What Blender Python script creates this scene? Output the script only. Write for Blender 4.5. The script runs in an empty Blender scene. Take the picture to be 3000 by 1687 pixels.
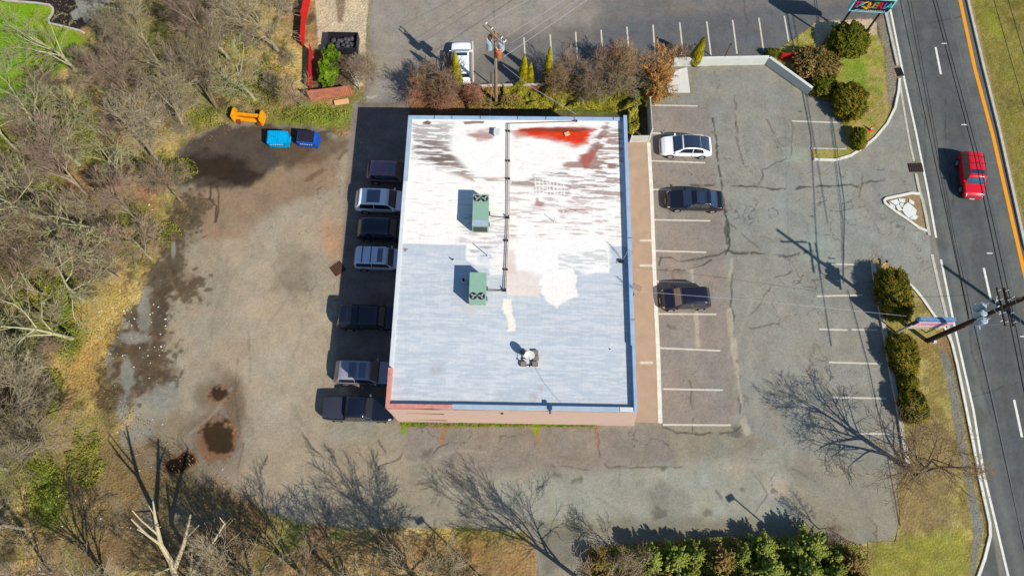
import bpy, bmesh, math, random
import numpy as np
from mathutils import Vector, Matrix
R = math.radians
random.seed(7); rng = np.random.default_rng(7)
scene = bpy.context.scene
# ------------------------------------------------------------------ camera, world, sun, exposure
FOC, TH, RO, HC = 2028.4, R(18.96), R(2.59), 57.0
_F = np.array([0, math.sin(TH), -math.cos(TH)]); _U0 = np.array([0, math.cos(TH), math.sin(TH)]); _R0 = np.array([1., 0, 0])
_R = _R0*math.cos(RO) + _U0*math.sin(RO); _U = _U0*math.cos(RO) - _R0*math.sin(RO)
cd = bpy.data.cameras.new('camera'); cam = bpy.data.objects.new('camera', cd); scene.collection.objects.link(cam)
cd.sensor_width = 36; cd.lens = FOC/3000*36; cd.clip_end = 3000
cam.matrix_world = Matrix(((_R[0], _U[0], -_F[0], 0), (_R[1], _U[1], -_F[1], 0), (_R[2], _U[2], -_F[2], HC), (0, 0, 0, 1)))
scene.camera = cam
SUN_EL, SUN_AZ = R(40.5), R(140.9 - 180)          # direction towards the sun, math angle
w = bpy.data.worlds.new('World'); scene.world = w; w.use_nodes = True
nt = w.node_tree; sky = nt.nodes.new('ShaderNodeTexSky'); sky.sky_type = 'NISHITA'; sky.sun_disc = False
sky.sun_elevation = SUN_EL; sky.sun_rotation = math.pi/2 - SUN_AZ; sky.air_density = 1.0; sky.dust_density = 0.0; sky.ozone_density = 5.0
bg = nt.nodes['Background']; nt.links.new(sky.outputs[0], bg.inputs[0]); bg.inputs[1].default_value = 0.115
ld = bpy.data.lights.new('sun', 'SUN'); ld.energy = 5.0; ld.angle = R(0.5); ld.color = (1, .955, .90)
sun = bpy.data.objects.new('sun', ld); scene.collection.objects.link(sun)
sd = Vector((math.cos(SUN_EL)*math.cos(SUN_AZ), math.cos(SUN_EL)*math.sin(SUN_AZ), math.sin(SUN_EL)))
sun.rotation_euler = sd.to_track_quat('Z', 'Y').to_euler(); sun.location = sd*80
vs = scene.view_settings; vs.view_transform = 'Standard'; vs.look = 'None'; vs.exposure = 0.32; vs.gamma = 1
scene.render.resolution_x = 1024; scene.render.resolution_y = 575
try: scene.cycles.max_bounces = 6
except Exception: pass
# ------------------------------------------------------------------ helpers
S3 = 3000/2576
def P(x, y, h=0.0):                                # picture position (2576 px wide reading) on the level h -> world
    d = (x*S3-1500)*_R - (y*S3-843.5)*_U + FOC*_F
    t = (HC-h)/-d[2]; return Vector((d[0]*t, d[1]*t, h))
def proj(X, Y, Z):
    dx, dy, dz = X, Y, Z-HC
    dep = dx*_F[0]+dy*_F[1]+dz*_F[2]
    u = (dx*_R[0]+dy*_R[1]+dz*_R[2])/dep*FOC; v = (dx*_U[0]+dy*_U[1]+dz*_U[2])/dep*FOC
    return (u+1500)/S3, (843.5-v)/S3
def lin(c): c = c/255; return c/12.92 if c <= .04045 else ((c+.055)/1.055)**2.4
KEXP = (1.42, 1.46, 1.60)
def C(r, g, b): return tuple(min(.85, lin(v)/k) for v, k in zip((r, g, b), KEXP))
def link(o): scene.collection.objects.link(o); return o
def thing(name, label, cat, loc=(0, 0, 0), rz=0.0, group=None):
    o = link(bpy.data.objects.new(name, None)); o.location = loc; o.rotation_euler = (0, 0, rz); o.empty_display_size = .3
    o['label'] = label; o['category'] = cat
    if group: o['group'] = group
    return o
def tag(o, label, cat, group=None, kind=None):
    o['label'] = label; o['category'] = cat
    if group: o['group'] = group
    if kind: o['kind'] = kind
    return o
def struct(o): o['kind'] = 'structure'; return o
def mesh_np(name, V, faces, mat, parent=None, smooth=False):
    """faces: (n,3) or (n,4) int array"""
    me = bpy.data.meshes.new(name); V = np.asarray(V, np.float32); faces = np.asarray(faces, np.int32)
    n, k = faces.shape
    me.vertices.add(len(V)); me.vertices.foreach_set('co', V.ravel())
    me.loops.add(n*k); me.loops.foreach_set('vertex_index', faces.ravel())
    me.polygons.add(n); me.polygons.foreach_set('loop_start', np.arange(0, n*k, k, dtype=np.int32))
    try: me.polygons.foreach_set('loop_total', np.full(n, k, np.int32))
    except Exception: pass
    if smooth: me.polygons.foreach_set('use_smooth', np.ones(n, bool))
    me.update(calc_edges=True); me.validate()
    o = link(bpy.data.objects.new(name, me))
    if mat: me.materials.append(mat)
    if parent: o.parent = parent
    return o
class MB:
    def __init__(s): s.bm = bmesh.new()
    def box(s, c, d, rz=0, rot=None, bev=0):
        r = bmesh.ops.create_cube(s.bm, size=1); vs_ = r['verts']
        M = Matrix.Translation(Vector(c)) @ (rot if rot is not None else Matrix.Rotation(rz, 4, 'Z')) @ Matrix.Diagonal((d[0], d[1], d[2], 1))
        bmesh.ops.transform(s.bm, matrix=M, verts=vs_)
        if bev:
            es = list({e for v in vs_ for e in v.link_edges}); bmesh.ops.bevel(s.bm, geom=es, offset=bev, segments=2, affect='EDGES', profile=.7)
        return s
    def tube(s, a, b, r, r2=None, n=8, cap=True):
        a, b = Vector(a), Vector(b); d = b-a
        if d.length < 1e-6: return s
        rr = bmesh.ops.create_cone(s.bm, cap_ends=cap, segments=n, radius1=r, radius2=r if r2 is None else r2, depth=d.length)
        M = Matrix.Translation((a+b)/2) @ d.to_track_quat('Z', 'Y').to_matrix().to_4x4()
        bmesh.ops.transform(s.bm, matrix=M, verts=rr['verts']); return s
    def ball(s, c, r, sub=2, sc=(1, 1, 1), rot=None):
        rr = bmesh.ops.create_icosphere(s.bm, subdivisions=sub, radius=r)
        M = Matrix.Translation(Vector(c)) @ (rot if rot is not None else Matrix()) @ Matrix.Diagonal((sc[0], sc[1], sc[2], 1))
        bmesh.ops.transform(s.bm, matrix=M, verts=rr['verts']); return s
    def prism(s, pts, z0, z1):                      # vertical prism over a polygon (world xy)
        lo = [s.bm.verts.new((p[0], p[1], z0)) for p in pts]; hi = [s.bm.verts.new((p[0], p[1], z1)) for p in pts]
        n = len(pts); s.bm.faces.new(hi); s.bm.faces.new(lo[::-1])
        for i in range(n): s.bm.faces.new((lo[i], lo[(i+1) % n], hi[(i+1) % n], hi[i]))
        return s
    def quad(s, pts): s.bm.faces.new([s.bm.verts.new(p) for p in pts]); return s
    def strip(s, pts, w_, z0, z1):                  # raised ribbon following a polyline
        pts = [Vector((p[0], p[1])) for p in pts]; L = []; Rr = []
        for i, p in enumerate(pts):
            a = pts[max(0, i-1)]; b = pts[min(len(pts)-1, i+1)]; t = (b-a).normalized(); nrm = Vector((-t.y, t.x))*w_/2
            L.append(p+nrm); Rr.append(p-nrm)
        bm = s.bm
        for i in range(len(pts)-1):
            q = [L[i], L[i+1], Rr[i+1], Rr[i]]
            vv = [bm.verts.new((p.x, p.y, z1)) for p in q]; f = bm.faces.new(vv)
            if z1-z0 > 1e-3:
                lo = [bm.verts.new((p.x, p.y, z0)) for p in q]
                for k, m in ((0, 1), (2, 3)): bm.faces.new((vv[k], lo[k], lo[m], vv[m]))
                if i == 0: bm.faces.new((vv[3], lo[3], lo[0], vv[0]))
                if i == len(pts)-2: bm.faces.new((vv[1], lo[1], lo[2], vv[2]))
        return s
    def split(s, name, mat, parent=None, smooth=False):
        bm = s.bm; bm.verts.index_update(); seen = set(); out = []
        for v in bm.verts:
            if v in seen: continue
            st_, comp = [v], {v}
            while st_:
                a = st_.pop()
                for e in a.link_edges:
                    b = e.other_vert(a)
                    if b not in comp: comp.add(b); st_.append(b)
            seen |= comp; k = MB(); mp_ = {c: k.bm.verts.new(c.co) for c in sorted(comp, key=lambda c: c.index)}
            for f in {f for c in comp for f in c.link_faces}: k.bm.faces.new([mp_[c] for c in f.verts])
            out.append(k.build(name, mat, parent, smooth))
        bm.free(); return out
    def build(s, name, mat, parent=None, smooth=False):
        bmesh.ops.recalc_face_normals(s.bm, faces=s.bm.faces[:])
        me = bpy.data.meshes.new(name); s.bm.to_mesh(me); s.bm.free()
        if smooth: me.polygons.foreach_set('use_smooth', np.ones(len(me.polygons), bool))
        o = link(bpy.data.objects.new(name, me)); me.materials.append(mat)
        if parent: o.parent = parent
        return o
# ------------------------------------------------------------------ materials
def mat(name, col=(.5, .5, .5), rough=.7, metal=0., var=.0, vscale=3., bump=0., bscale=20., coat=0., attr=None, spec=.14, col2=None, bump2=None, objvar=0.):
    m = bpy.data.materials.new(name); m.use_nodes = True; n = m.node_tree; b = n.nodes['Principled BSDF']
    b.inputs['Roughness'].default_value = rough; b.inputs['Metallic'].default_value = metal
    b.inputs['Coat Weight'].default_value = coat; b.inputs['Coat Roughness'].default_value = .05
    b.inputs['Specular IOR Level'].default_value = spec
    tc = n.nodes.new('ShaderNodeTexCoord')
    if attr:
        a = n.nodes.new('ShaderNodeAttribute'); a.attribute_name = attr; src = a.outputs['Color']
        n.links.new(a.outputs['Alpha'], b.inputs['Roughness'])
    else:
        rgb = n.nodes.new('ShaderNodeRGB'); rgb.outputs[0].default_value = (*col, 1); src = rgb.outputs[0]
        if col2:
            nz = n.nodes.new('ShaderNodeTexNoise'); nz.inputs['Scale'].default_value = vscale; nz.inputs['Detail'].default_value = 5
            n.links.new(tc.outputs['Object'], nz.inputs['Vector'])
            rp = n.nodes.new('ShaderNodeValToRGB'); rp.color_ramp.elements[0].position = .35; rp.color_ramp.elements[1].position = .65
            rp.color_ramp.elements[0].color = (*col, 1); rp.color_ramp.elements[1].color = (*col2, 1)
            n.links.new(nz.outputs['Fac'], rp.inputs[0]); src = rp.outputs[0]
    if var:
        nz = n.nodes.new('ShaderNodeTexNoise'); nz.inputs['Scale'].default_value = bscale if attr else vscale; nz.inputs['Detail'].default_value = 6; nz.inputs['Roughness'].default_value = .7
        n.links.new(tc.outputs['Object'], nz.inputs['Vector'])
        mr = n.nodes.new('ShaderNodeMapRange'); mr.inputs[1].default_value = .3; mr.inputs[2].default_value = .7; mr.inputs[3].default_value = 1-var; mr.inputs[4].default_value = 1+var
        n.links.new(nz.outputs['Fac'], mr.inputs[0])
        mx = n.nodes.new('ShaderNodeVectorMath'); mx.operation = 'SCALE'; n.links.new(src, mx.inputs[0]); n.links.new(mr.outputs[0], mx.inputs['Scale']); src = mx.outputs[0]
    if objvar:
        oi = n.nodes.new('ShaderNodeObjectInfo'); mr = n.nodes.new('ShaderNodeMapRange'); mr.inputs[3].default_value = 1-objvar; mr.inputs[4].default_value = 1+objvar
        n.links.new(oi.outputs['Random'], mr.inputs[0]); mx = n.nodes.new('ShaderNodeVectorMath'); mx.operation = 'SCALE'
        n.links.new(src, mx.inputs[0]); n.links.new(mr.outputs[0], mx.inputs['Scale']); src = mx.outputs[0]
    n.links.new(src, b.inputs['Base Color'])
    if bump:
        nz = n.nodes.new('ShaderNodeTexNoise'); nz.inputs['Scale'].default_value = bscale; nz.inputs['Detail'].default_value = 6
        n.links.new(tc.outputs['Object'], nz.inputs['Vector'])
        bp = n.nodes.new('ShaderNodeBump'); bp.inputs['Strength'].default_value = bump; bp.inputs['Distance'].default_value = bump2 or .05
        n.links.new(nz.outputs['Fac'], bp.inputs['Height']); n.links.new(bp.outputs[0], b.inputs['Normal'])
    return m
M = {}
M['asphalt'] = mat('asphalt', attr='tone', var=.27, bump=.6, bscale=9, bump2=.02)
M['soil'] = mat('soil', attr='tone', var=.38, bump=.9, bscale=5, bump2=.12)
M['grass'] = mat('grass', attr='tone', var=.34, bump=.9, bscale=6, bump2=.08)
M['roadm'] = mat('roadm', attr='tone', var=.13, bump=.3, bscale=10, bump2=.01)
M['roof'] = mat('roof', attr='tone', var=.07, bump=.25, bscale=4, bump2=.03)
M['paint'] = mat('line_paint', C(215, 210, 195), .8, var=.22, vscale=6)
M['wpaint'] = mat('road_white', C(238, 238, 228), .7, var=.22, vscale=4)
M['ypaint'] = mat('road_orange', C(250, 165, 30), .7, var=.08, vscale=3)
M['kerb'] = mat('kerb_concrete', C(200, 196, 184), .9, var=.22, vscale=2.5, bump=.3, bscale=8)
M['kerbw'] = mat('kerb_white', C(235, 233, 222), .85, var=.15, vscale=2)
M['conc'] = mat('concrete', C(205, 190, 165), .9, var=.12, vscale=1.2, bump=.2, bscale=8)
M['whitewall'] = mat('white_wall_paint', C(222, 226, 222), .8, var=.10, vscale=1.5)
M['redfence'] = mat('red_fence', C(215, 40, 38), .8, var=.25, vscale=3)
M['pinkfence'] = mat('faded_fence', C(205, 130, 105), .9, var=.25, vscale=2)
M['metal_l'] = mat('light_metal', C(175, 195, 215), .55, var=.10, vscale=1.5)
M['metal_w'] = mat('white_metal', C(225, 230, 235), .5, var=.08, vscale=1.5)
M['coping'] = mat('sky_tinted_coping', C(165, 190, 222), .6, var=.14, vscale=1.2)  # white metal, with the blue of skylit shade put into its colour
M['redbrick'] = mat('red_coping', C(218, 150, 138), .85, var=.25, vscale=3, bump=.3)
M['hvac'] = mat('hvac_green', C(150, 188, 168), .5, var=.06, vscale=2)
M['hvacd'] = mat('hvac_dark', C(70, 85, 75), .6)
M['dark'] = mat('dark_metal', (.02, .02, .025), .5)
M['fan'] = mat('fan_blade', C(170, 172, 170), .4)
M['pipe'] = mat('pipe_metal', C(150, 122, 114), .6, var=.2)
M['glass'] = mat('car_glass', (.015, .02, .028), .05, spec=.8); M['glass'].node_tree.nodes['Principled BSDF'].inputs['IOR'].default_value = 2.1
M['tyre'] = mat('tyre', (.015, .015, .015), .85)
M['rim'] = mat('wheel_rim', (.55, .55, .56), .3, metal=.8)
M['chrome'] = mat('chrome', (.6, .6, .62), .2, metal=.9)
M['lamp_glass'] = mat('headlight_glass', (.55, .58, .6), .15)
M['tail'] = mat('tail_red', (.45, .01, .01), .2)
M['trim'] = mat('black_trim', (.02, .02, .02), .5)
M['pole'] = mat('pole_wood', C(72, 58, 50), .9, var=.25, vscale=4)
M['polep'] = mat('pole_pale', C(165, 140, 115), .9, var=.25, vscale=4)
M['trans'] = mat('transformer_grey', C(170, 190, 205), .45, var=.1)
M['rust'] = mat('rusty_steel', C(128, 78, 52), .8, var=.3, vscale=5)
M['rustd'] = mat('rusty_grate', C(100, 70, 52), .85, var=.25, vscale=6)
M['insul'] = mat('insulator_white', C(225, 232, 235), .35)
M['wire'] = mat('wire_black', (.018, .018, .02), .7)
M['wirel'] = mat('wire_grey', (.30, .31, .32), .5)
M['signfr'] = mat('sign_frame', C(160, 228, 235), .5, var=.05)
M['signblk'] = mat('sign_black', (.015, .015, .03), .4)
M['cyan'] = mat('dumpster_cyan', C(0, 170, 232), .55, var=.26, vscale=2.2)
M['blue'] = mat('dumpster_blue', C(34, 92, 196), .55, var=.28, vscale=2.2)
M['lid'] = mat('lid_black', C(45, 45, 60), .5)
M['orange'] = mat('plow_orange', C(250, 166, 22), .6, var=.30, vscale=2.5)
M['cone'] = mat('cone_orange', C(235, 85, 40), .6)
M['board'] = mat('pale_board', C(235, 185, 140), .8, var=.1)
M['whiterock'] = mat('white_slab', C(232, 236, 232), .85, var=.05, vscale=3)
# ------------------------------------------------------------------ numpy noise
def vnoise(X, Y, s, seed=0):
    x = X/s+seed*17.31+1000; y = Y/s+seed*9.17+1000; xi = np.floor(x).astype(np.int64); yi = np.floor(y).astype(np.int64); fx = x-xi; fy = y-yi
    fx = fx*fx*(3-2*fx); fy = fy*fy*(3-2*fy)
    def h(a, b):
        n = (a*374761393+b*668265263+seed*1442695) & 0xffffffff
        n = ((n ^ (n >> 13))*1274126177) & 0xffffffff; return ((n ^ (n >> 16)) & 0xffff)/65535.
    return (h(xi, yi)*(1-fx)+h(xi+1, yi)*fx)*(1-fy)+(h(xi, yi+1)*(1-fx)+h(xi+1, yi+1)*fx)*fy
def fbm(X, Y, s, o=4, seed=0):
    a = np.zeros(X.shape); t = 0
    for i in range(o): a += vnoise(X, Y, s/2**i, seed+i)*.5**i; t += .5**i
    return a/t
def sstep(a, b, x): t = np.clip((x-a)/(b-a), 0, 1); return t*t*(3-2*t)
class Canvas:
    """colour of a real sheet: lattice of world points with their picture reading for outlines"""
    def __init__(s, X, Y, px, py, an=(1, 1)): s.an = an; s.X, s.Y, s.px, s.py = X, Y, px, py; s.c = np.zeros(X.shape+(4,), np.float32); s.c[..., 3] = .92
    def fill(s, col, rough=None):
        s.c[..., :3] = col
    def sub(s, pts, pad):
        a = np.array(pts, float); x0, y0 = a.min(0)-pad; x1, y1 = a.max(0)+pad
        m = (s.px > x0) & (s.px < x1) & (s.py > y0) & (s.py < y1); return np.nonzero(m)
    @staticmethod
    def segd(x, y, a, b):
        dx, dy = b[0]-a[0], b[1]-a[1]; L = dx*dx+dy*dy+1e-9; t = np.clip(((x-a[0])*dx+(y-a[1])*dy)/L, 0, 1)
        return np.hypot(x-a[0]-t*dx, y-a[1]-t*dy)
    def sdist(s, idx, pts):
        x, y = s.px[idx], s.py[idx]; d = np.full(x.shape, 1e9); ins = np.zeros(x.shape, bool); n = len(pts)
        for i in range(n):
            a, b = pts[i], pts[(i+1) % n]; d = np.minimum(d, s.segd(x, y, a, b))
            c = ((a[1] > y) != (b[1] > y)); den = (b[1]-a[1]) or 1e-9
            ins ^= c & (x < (b[0]-a[0])*(y-a[1])/den+a[0])
        return np.where(ins, d, -d)
    def put(s, idx, al, col, rough=None):
        al = np.clip(al, 0, 1)[:, None]; s.c[idx[0], idx[1], :3] = s.c[idx[0], idx[1], :3]*(1-al)+np.array(col)*al
        if rough is not None: s.c[idx[0], idx[1], 3] = s.c[idx[0], idx[1], 3]*(1-al[:, 0])+rough*al[:, 0]
    def poly(s, pts, col, soft=3, amp=0, ns=1.5, a=1., seed=1, rough=None, tex=0., texs=1., holes=0.):
        idx = s.sub(pts, soft+amp+2)
        if not len(idx[0]): return
        d = s.sdist(idx, pts); X, Y = s.X[idx]*s.an[0], s.Y[idx]*s.an[1]
        if amp: d = d+(fbm(X, Y, ns, 4, seed)-.5)*2*amp
        al = sstep(-soft, soft, d)*a
        if holes: al = al*sstep(holes-.12, holes+.12, fbm(X, Y, texs, 4, seed+5))
        if tex:
            f = 1+(fbm(X, Y, texs, 4, seed+9)-.5)*2*tex; col = np.array(col)[None, :]*f[:, None]
        s.put(idx, al, col, rough)
    def line(s, pts, w_, col, a=1., soft=1.5, amp=0, ns=.6, seed=3, brk=0, rough=None):
        idx = s.sub(pts, w_+soft+amp+2)
        if not len(idx[0]): return
        x, y = s.px[idx], s.py[idx]; X, Y = s.X[idx], s.Y[idx]
        if amp: x = x+(fbm(X, Y, ns, 3, seed)-.5)*2*amp; y = y+(fbm(X, Y, ns, 3, seed+7)-.5)*2*amp
        d = np.full(x.shape, 1e9)
        for i in range(len(pts)-1): d = np.minimum(d, s.segd(x, y, pts[i], pts[i+1]))
        al = sstep(w_/2+soft, w_/2-soft*.3, d)*a
        if brk: al = al*sstep(brk-.1, brk+.1, fbm(X, Y, .8, 3, seed+11))
        s.put(idx, al, col, rough)
    def ell(s, cx, cy, rx, ry, col, a=1., soft=.25, amp=.25, ns=1., seed=5, rough=None, rot=0.):
        r = max(rx, ry)*1.6; idx = s.sub([(cx-r, cy-r), (cx+r, cy+r)], 2)
        if not len(idx[0]): return
        x, y = s.px[idx]-cx, s.py[idx]-cy; c_, s_ = math.cos(rot), math.sin(rot); x, y = x*c_+y*s_, -x*s_+y*c_
        d = np.hypot(x/rx, y/ry)+(fbm(s.X[idx], s.Y[idx], ns, 4, seed)-.5)*2*amp
        s.put(idx, sstep(1+soft, 1-soft, d)*a, col, rough)
def sheet_np(name, X, Y, Z, col, face_mask, mat_, parent=None):
    ny, nx = X.shape; fi, fj = np.nonzero(face_mask)
    v = fi*nx+fj; F = np.stack([v, v+1, v+nx+1, v+nx], 1)
    used = np.unique(F); remap = np.zeros(ny*nx, np.int32); remap[used] = np.arange(len(used))
    V = np.stack([X.ravel()[used], Y.ravel()[used], (Z.ravel()[used] if isinstance(Z, np.ndarray) else np.full(len(used), Z))], 1)
    o = mesh_np(name, V, remap[F], mat_, parent)
    at = o.data.attributes.new('tone', 'FLOAT_COLOR', 'POINT'); at.data.foreach_set('color', col.reshape(-1, 4)[used].astype(np.float32).ravel())
    return o
# ------------------------------------------------------------------ ground canvas
GR = .095
xs = np.concatenate([[-700, -300, -140, -85], np.arange(-62, 64, GR), [80, 140, 300, 700]])
ys = np.concatenate([[-700, -250, -90, -30], np.arange(-12, 57, GR), [75, 130, 300, 700]])
GX, GY = np.meshgrid(xs, ys)
inner = (np.abs(GX) < 65) & (GY > -13) & (GY < 58)
gpx = np.full(GX.shape, -9999.); gpy = gpx.copy(); a_, b_ = proj(GX[inner], GY[inner], 0); gpx[inner] = a_; gpy[inner] = b_
g = Canvas(GX, GY, gpx, gpy)
# leaf litter / forest floor base
n1 = fbm(GX, GY, 5, 5, 11); n2 = fbm(GX, GY, 1.2, 4, 12); n3 = fbm(GX, GY, .35, 2, 13); n4 = fbm(GX, GY, 3, 4, 14)
A = np.array(C(146, 126, 84)); B = np.array(C(200, 174, 112)); D = np.array(C(84, 74, 50)); GRN = np.array(C(122, 134, 50)); REDN = np.array(C(178, 128, 100))
t = sstep(.35, .65, n1)[..., None]; base = A*(1-t)+B*t
t = sstep(.52, .72, n2)[..., None]*.8; base = base*(1-t)+D*t
t = (sstep(.56, .70, n4))[..., None]*.65; base = base*(1-t)+GRN*t
t = (sstep(.60, .72, fbm(GX, GY, 2.4, 4, 19)))[..., None]*.5; base = base*(1-t)+REDN*t
gl = sstep(-22, -40, GX+4*(n4-.5)*4)[..., None]*sstep(.42, .6, fbm(GX, GY, 2.2, 4, 15))[..., None]*.6; base = base*(1-gl)+np.array(C(118, 130, 44))*gl
base = base*(.62+.72*n3)[..., None]
g.c[..., :3] = base
LAWN = [(-60, -30), (0, -2), (17, 3), (129, 15), (134, 30), (119, 58), (199, 78), (214, 118), (180, 160), (130, 200), (72, 250), (0, 320), (-60, 350)]
g.poly(LAWN, C(118, 162, 18), 8, 14, 2, tex=.4, texs=2.2, seed=2); g.poly(LAWN, C(142, 152, 40), 8, 14, 2, a=.45, holes=.52, texs=.8, seed=502)
g.poly([(60, 20), (130, 22), (125, 58), (190, 85), (150, 120), (60, 110), (20, 60)], C(150, 165, 45), 14, 12, 1.5, a=.55, holes=.45, texs=1.2, seed=21)
g.line([(0, 240), (90, 150), (140, 100)], 5, C(120, 110, 40), .7, 3, 5, seed=22, brk=.4)
g.line([(60, 232), (120, 185), (150, 150), (185, 120)], 16, C(52, 62, 26), .75, 9, 6, seed=23)  # dark shading painted along the lawn edge
POND = [(17, -20), (17, 3), (129, 15), (134, 30), (119, 58), (199, 78), (218, 60), (250, 30), (300, -20)]
g.poly(POND, C(52, 46, 42), 3, 2, seed=24, rough=.25)
g.poly([(190, 0), (196, 18), (176, 34), (186, 50), (206, 46), (214, 58), (245, 30), (285, -5)], C(150, 150, 140), 2, 5, .8, seed=25, rough=.8)
# bright leaf edges along the west lot
for (x, y, rx, ry, c, a, sd_) in [(240, 820, 75, 110, (198, 165, 95), .85, 31), (220, 930, 60, 80, (190, 155, 90), .8, 32), (300, 770, 60, 50, (185, 160, 90), .7, 33),
        (190, 700, 60, 60, (105, 128, 45), .7, 34), (150, 770, 40, 30, (90, 135, 30), .9, 35), (170, 860, 40, 40, (84, 118, 30), .8, 36), (120, 1240, 45, 70, (100, 140, 35), .9, 37),
        (200, 1100, 90, 80, (152, 140, 78), .8, 38), (90, 1090, 90, 60, (150, 128, 92), .7, 39), (260, 1210, 110, 70, (140, 115, 70), .8, 40), (330, 370, 60, 40, (190, 165, 110), .7, 41),
        (290, 460, 110, 40, (185, 130, 110), .55, 42), (420, 330, 60, 50, (180, 160, 100), .6, 43), (130, 620, 60, 30, (165, 110, 80), .6, 44), (60, 400, 90, 80, (100, 115, 40), .5, 45),
        (40, 690, 40, 50, (165, 140, 45), .7, 46), (860, 300, 60, 25, (150, 125, 70), .6, 47), (790, 290, 100, 28, (128, 150, 50), .85, 48), (720, 280, 50, 24, (150, 135, 75), .6, 49),
        (560, 1390, 120, 60, (112, 82, 60), .8, 50), (900, 1400, 160, 50, (146, 116, 78), .75, 51), (1180, 1400, 180, 50, (156, 122, 80), .8, 52), (1300, 1400, 60, 50, (165, 135, 90), .75, 53),
        (250, 1340, 200, 60, (118, 96, 66), .7, 54), (450, 340, 40, 30, (165, 150, 105), .6, 55), (540, 330, 40, 20, (150, 140, 80), .6, 56)]:
    g.ell(x, y, rx, ry, C(*c), a*.9, .5, .6, 1.6, sd_)
# ---- lots
LOT = [(893, 262), (884, 330), (862, 352), (820, 322), (720, 316), (640, 312), (560, 308), (492, 345), (445, 385), (436, 470), (470, 500), (482, 560), (440, 600), (404, 650), (380, 700), (352, 760),
       (306, 800), (292, 850), (262, 900), (268, 960), (330, 1010), (330, 1060), (300, 1110), (330, 1170), (420, 1190), (560, 1230), (640, 1270), (700, 1300), (860, 1330), (1060, 1325), (1150, 1322), (1325, 1338),
       (1352, 1400), (1358, 1500), (1470, 1500), (1462, 1420), (1500, 1385), (1700, 1375), (2000, 1375), (2182, 1363), (2251, 1363), (2262, 1300), (2255, 1230), (2286, 1180), (2262, 1080), (2240, 933), (2224, 835), (2194, 660),
       (2190, 640), (2215, 650), (2282, 706), (2318, 745), (2348, 788), (2378, 822), (2391, 858), (2383, 806), (2360, 714), (2345, 640), (2338, 590), (2314, 480), (2290, 368), (2262, 210), (2257, 232), (2251, 272), (2231, 312), (2201, 348), (2171, 372), (2134, 395), (2100, 402), (2042, 400), (2038, 375), (2132, 372), (2100, 250), (2032, 237), (1926, 161), (1890, 160), (1690, 166),
       (1678, 240), (1628, 262), (1630, 360), (1580, 360), (1575, 290), (1030, 288), (1020, 262)]
NLOT = [(937, -60), (919, 262), (1020, 262), (1030, 218), (1240, 212), (1500, 206), (1690, 163), (1935, 135), (2060, 135), (2047, 55), (2215, 42), (2222, 20), (2205, -60)]
g.poly(LOT, C(150, 144, 128), 5, 10, 1.6, tex=.10, texs=3, seed=60)
g.poly(NLOT, C(122, 118, 114), 3, 3, 1.6, tex=.10, texs=3, seed=61)
g.poly([(930, -60), (1500, -60), (1500, 60), (1250, 90), (1120, 200), (920, 262)], C(160, 151, 140), 30, 15, 3, a=.85, seed=62)
g.poly([(1500, 60), (1850, 30), (2060, 10), (2200, 0), (2220, 40), (2050, 60), (2060, 130), (1700, 160), (1500, 200)], C(100, 102, 106), 20, 12, 3, a=.8, seed=63)
# west lot tones
g.poly([(885, 380), (840, 1100), (700, 1290), (560, 1230), (440, 1100), (420, 900), (440, 700), (520, 560), (640, 430)], C(172, 156, 134), 30, 25, 4, a=.75, tex=.10, texs=2, seed=64)
g.poly([(400, 760), (560, 640), (640, 700), (560, 900), (560, 1100), (350, 1120), (330, 960), (400, 900)], C(162, 152, 134), 25, 25, 3, a=.5, tex=.06, texs=2, seed=65)
g.poly([(480, 480), (650, 450), (700, 400), (860, 380), (850, 470), (700, 520), (620, 600), (510, 600)], C(150, 126, 102), 12, 10, 2, a=.85, tex=.08, texs=1.5, seed=66)
g.poly([(560, 640), (760, 500), (850, 560), (830, 900), (700, 1100), (600, 900)], C(178, 166, 146), 40, 30, 3, a=.5, seed=67)
g.ell(840, 600, 30, 45, C(196, 140, 100), .55, .6, .5, 1, 68); g.ell(740, 690, 45, 60, C(112, 96, 76), .45, .6, .6, 1, 69)
g.poly([(445, 385), (492, 345), (560, 308), (720, 316), (830, 330), (800, 375), (700, 420), (640, 470), (600, 468), (560, 475), (500, 470), (440, 465)], C(80, 68, 60), 9, 16, 1.0, a=.92, tex=.3, texs=.7, seed=70)
g.poly([(445, 400), (520, 380), (620, 400), (655, 440), (600, 462), (470, 455)], C(50, 41, 33), 14, 22, 1.0, a=.85, seed=71, rough=.3)
g.poly([(700, 375), (820, 340), (880, 350), (870, 380), (760, 420), (720, 430)], C(104, 84, 64), 14, 14, 1, a=.8, tex=.25, texs=.8, seed=72)
g.line([(870, 380), (830, 420), (770, 450)], 8, C(112, 84, 60), .7, 5, 6, seed=73, brk=.4)
for (pts, wd) in [([(530, 470), (528, 500), (545, 520), (540, 560)], 4), ([(548, 470), (550, 520), (545, 560)], 2.5), ([(500, 500), (540, 505)], 2.5)]:
    g.line(pts, wd, C(60, 48, 40), .8, 2, 4, seed=74)
for i, (x, y, rx, ry) in enumerate([(480, 520, 38, 28), (460, 560, 34, 40), (430, 650, 24, 60), (400, 690, 28, 34), (395, 760, 26, 40), (400, 830, 20, 60), (330, 860, 40, 30), (370, 900, 60, 50), (300, 950, 40, 50), (390, 960, 40, 40), (280, 1000, 34, 30), (350, 800, 25, 25), (470, 720, 40, 30)]):
    g.ell(x, y, rx*1.1, ry*1.1, C(112, 92, 70), .62, .5, 1.1, .9, 80+i); g.ell(x, y, rx, ry, C(78, 66, 52), .7, .35, 1.9, .45, 180+i)
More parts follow.
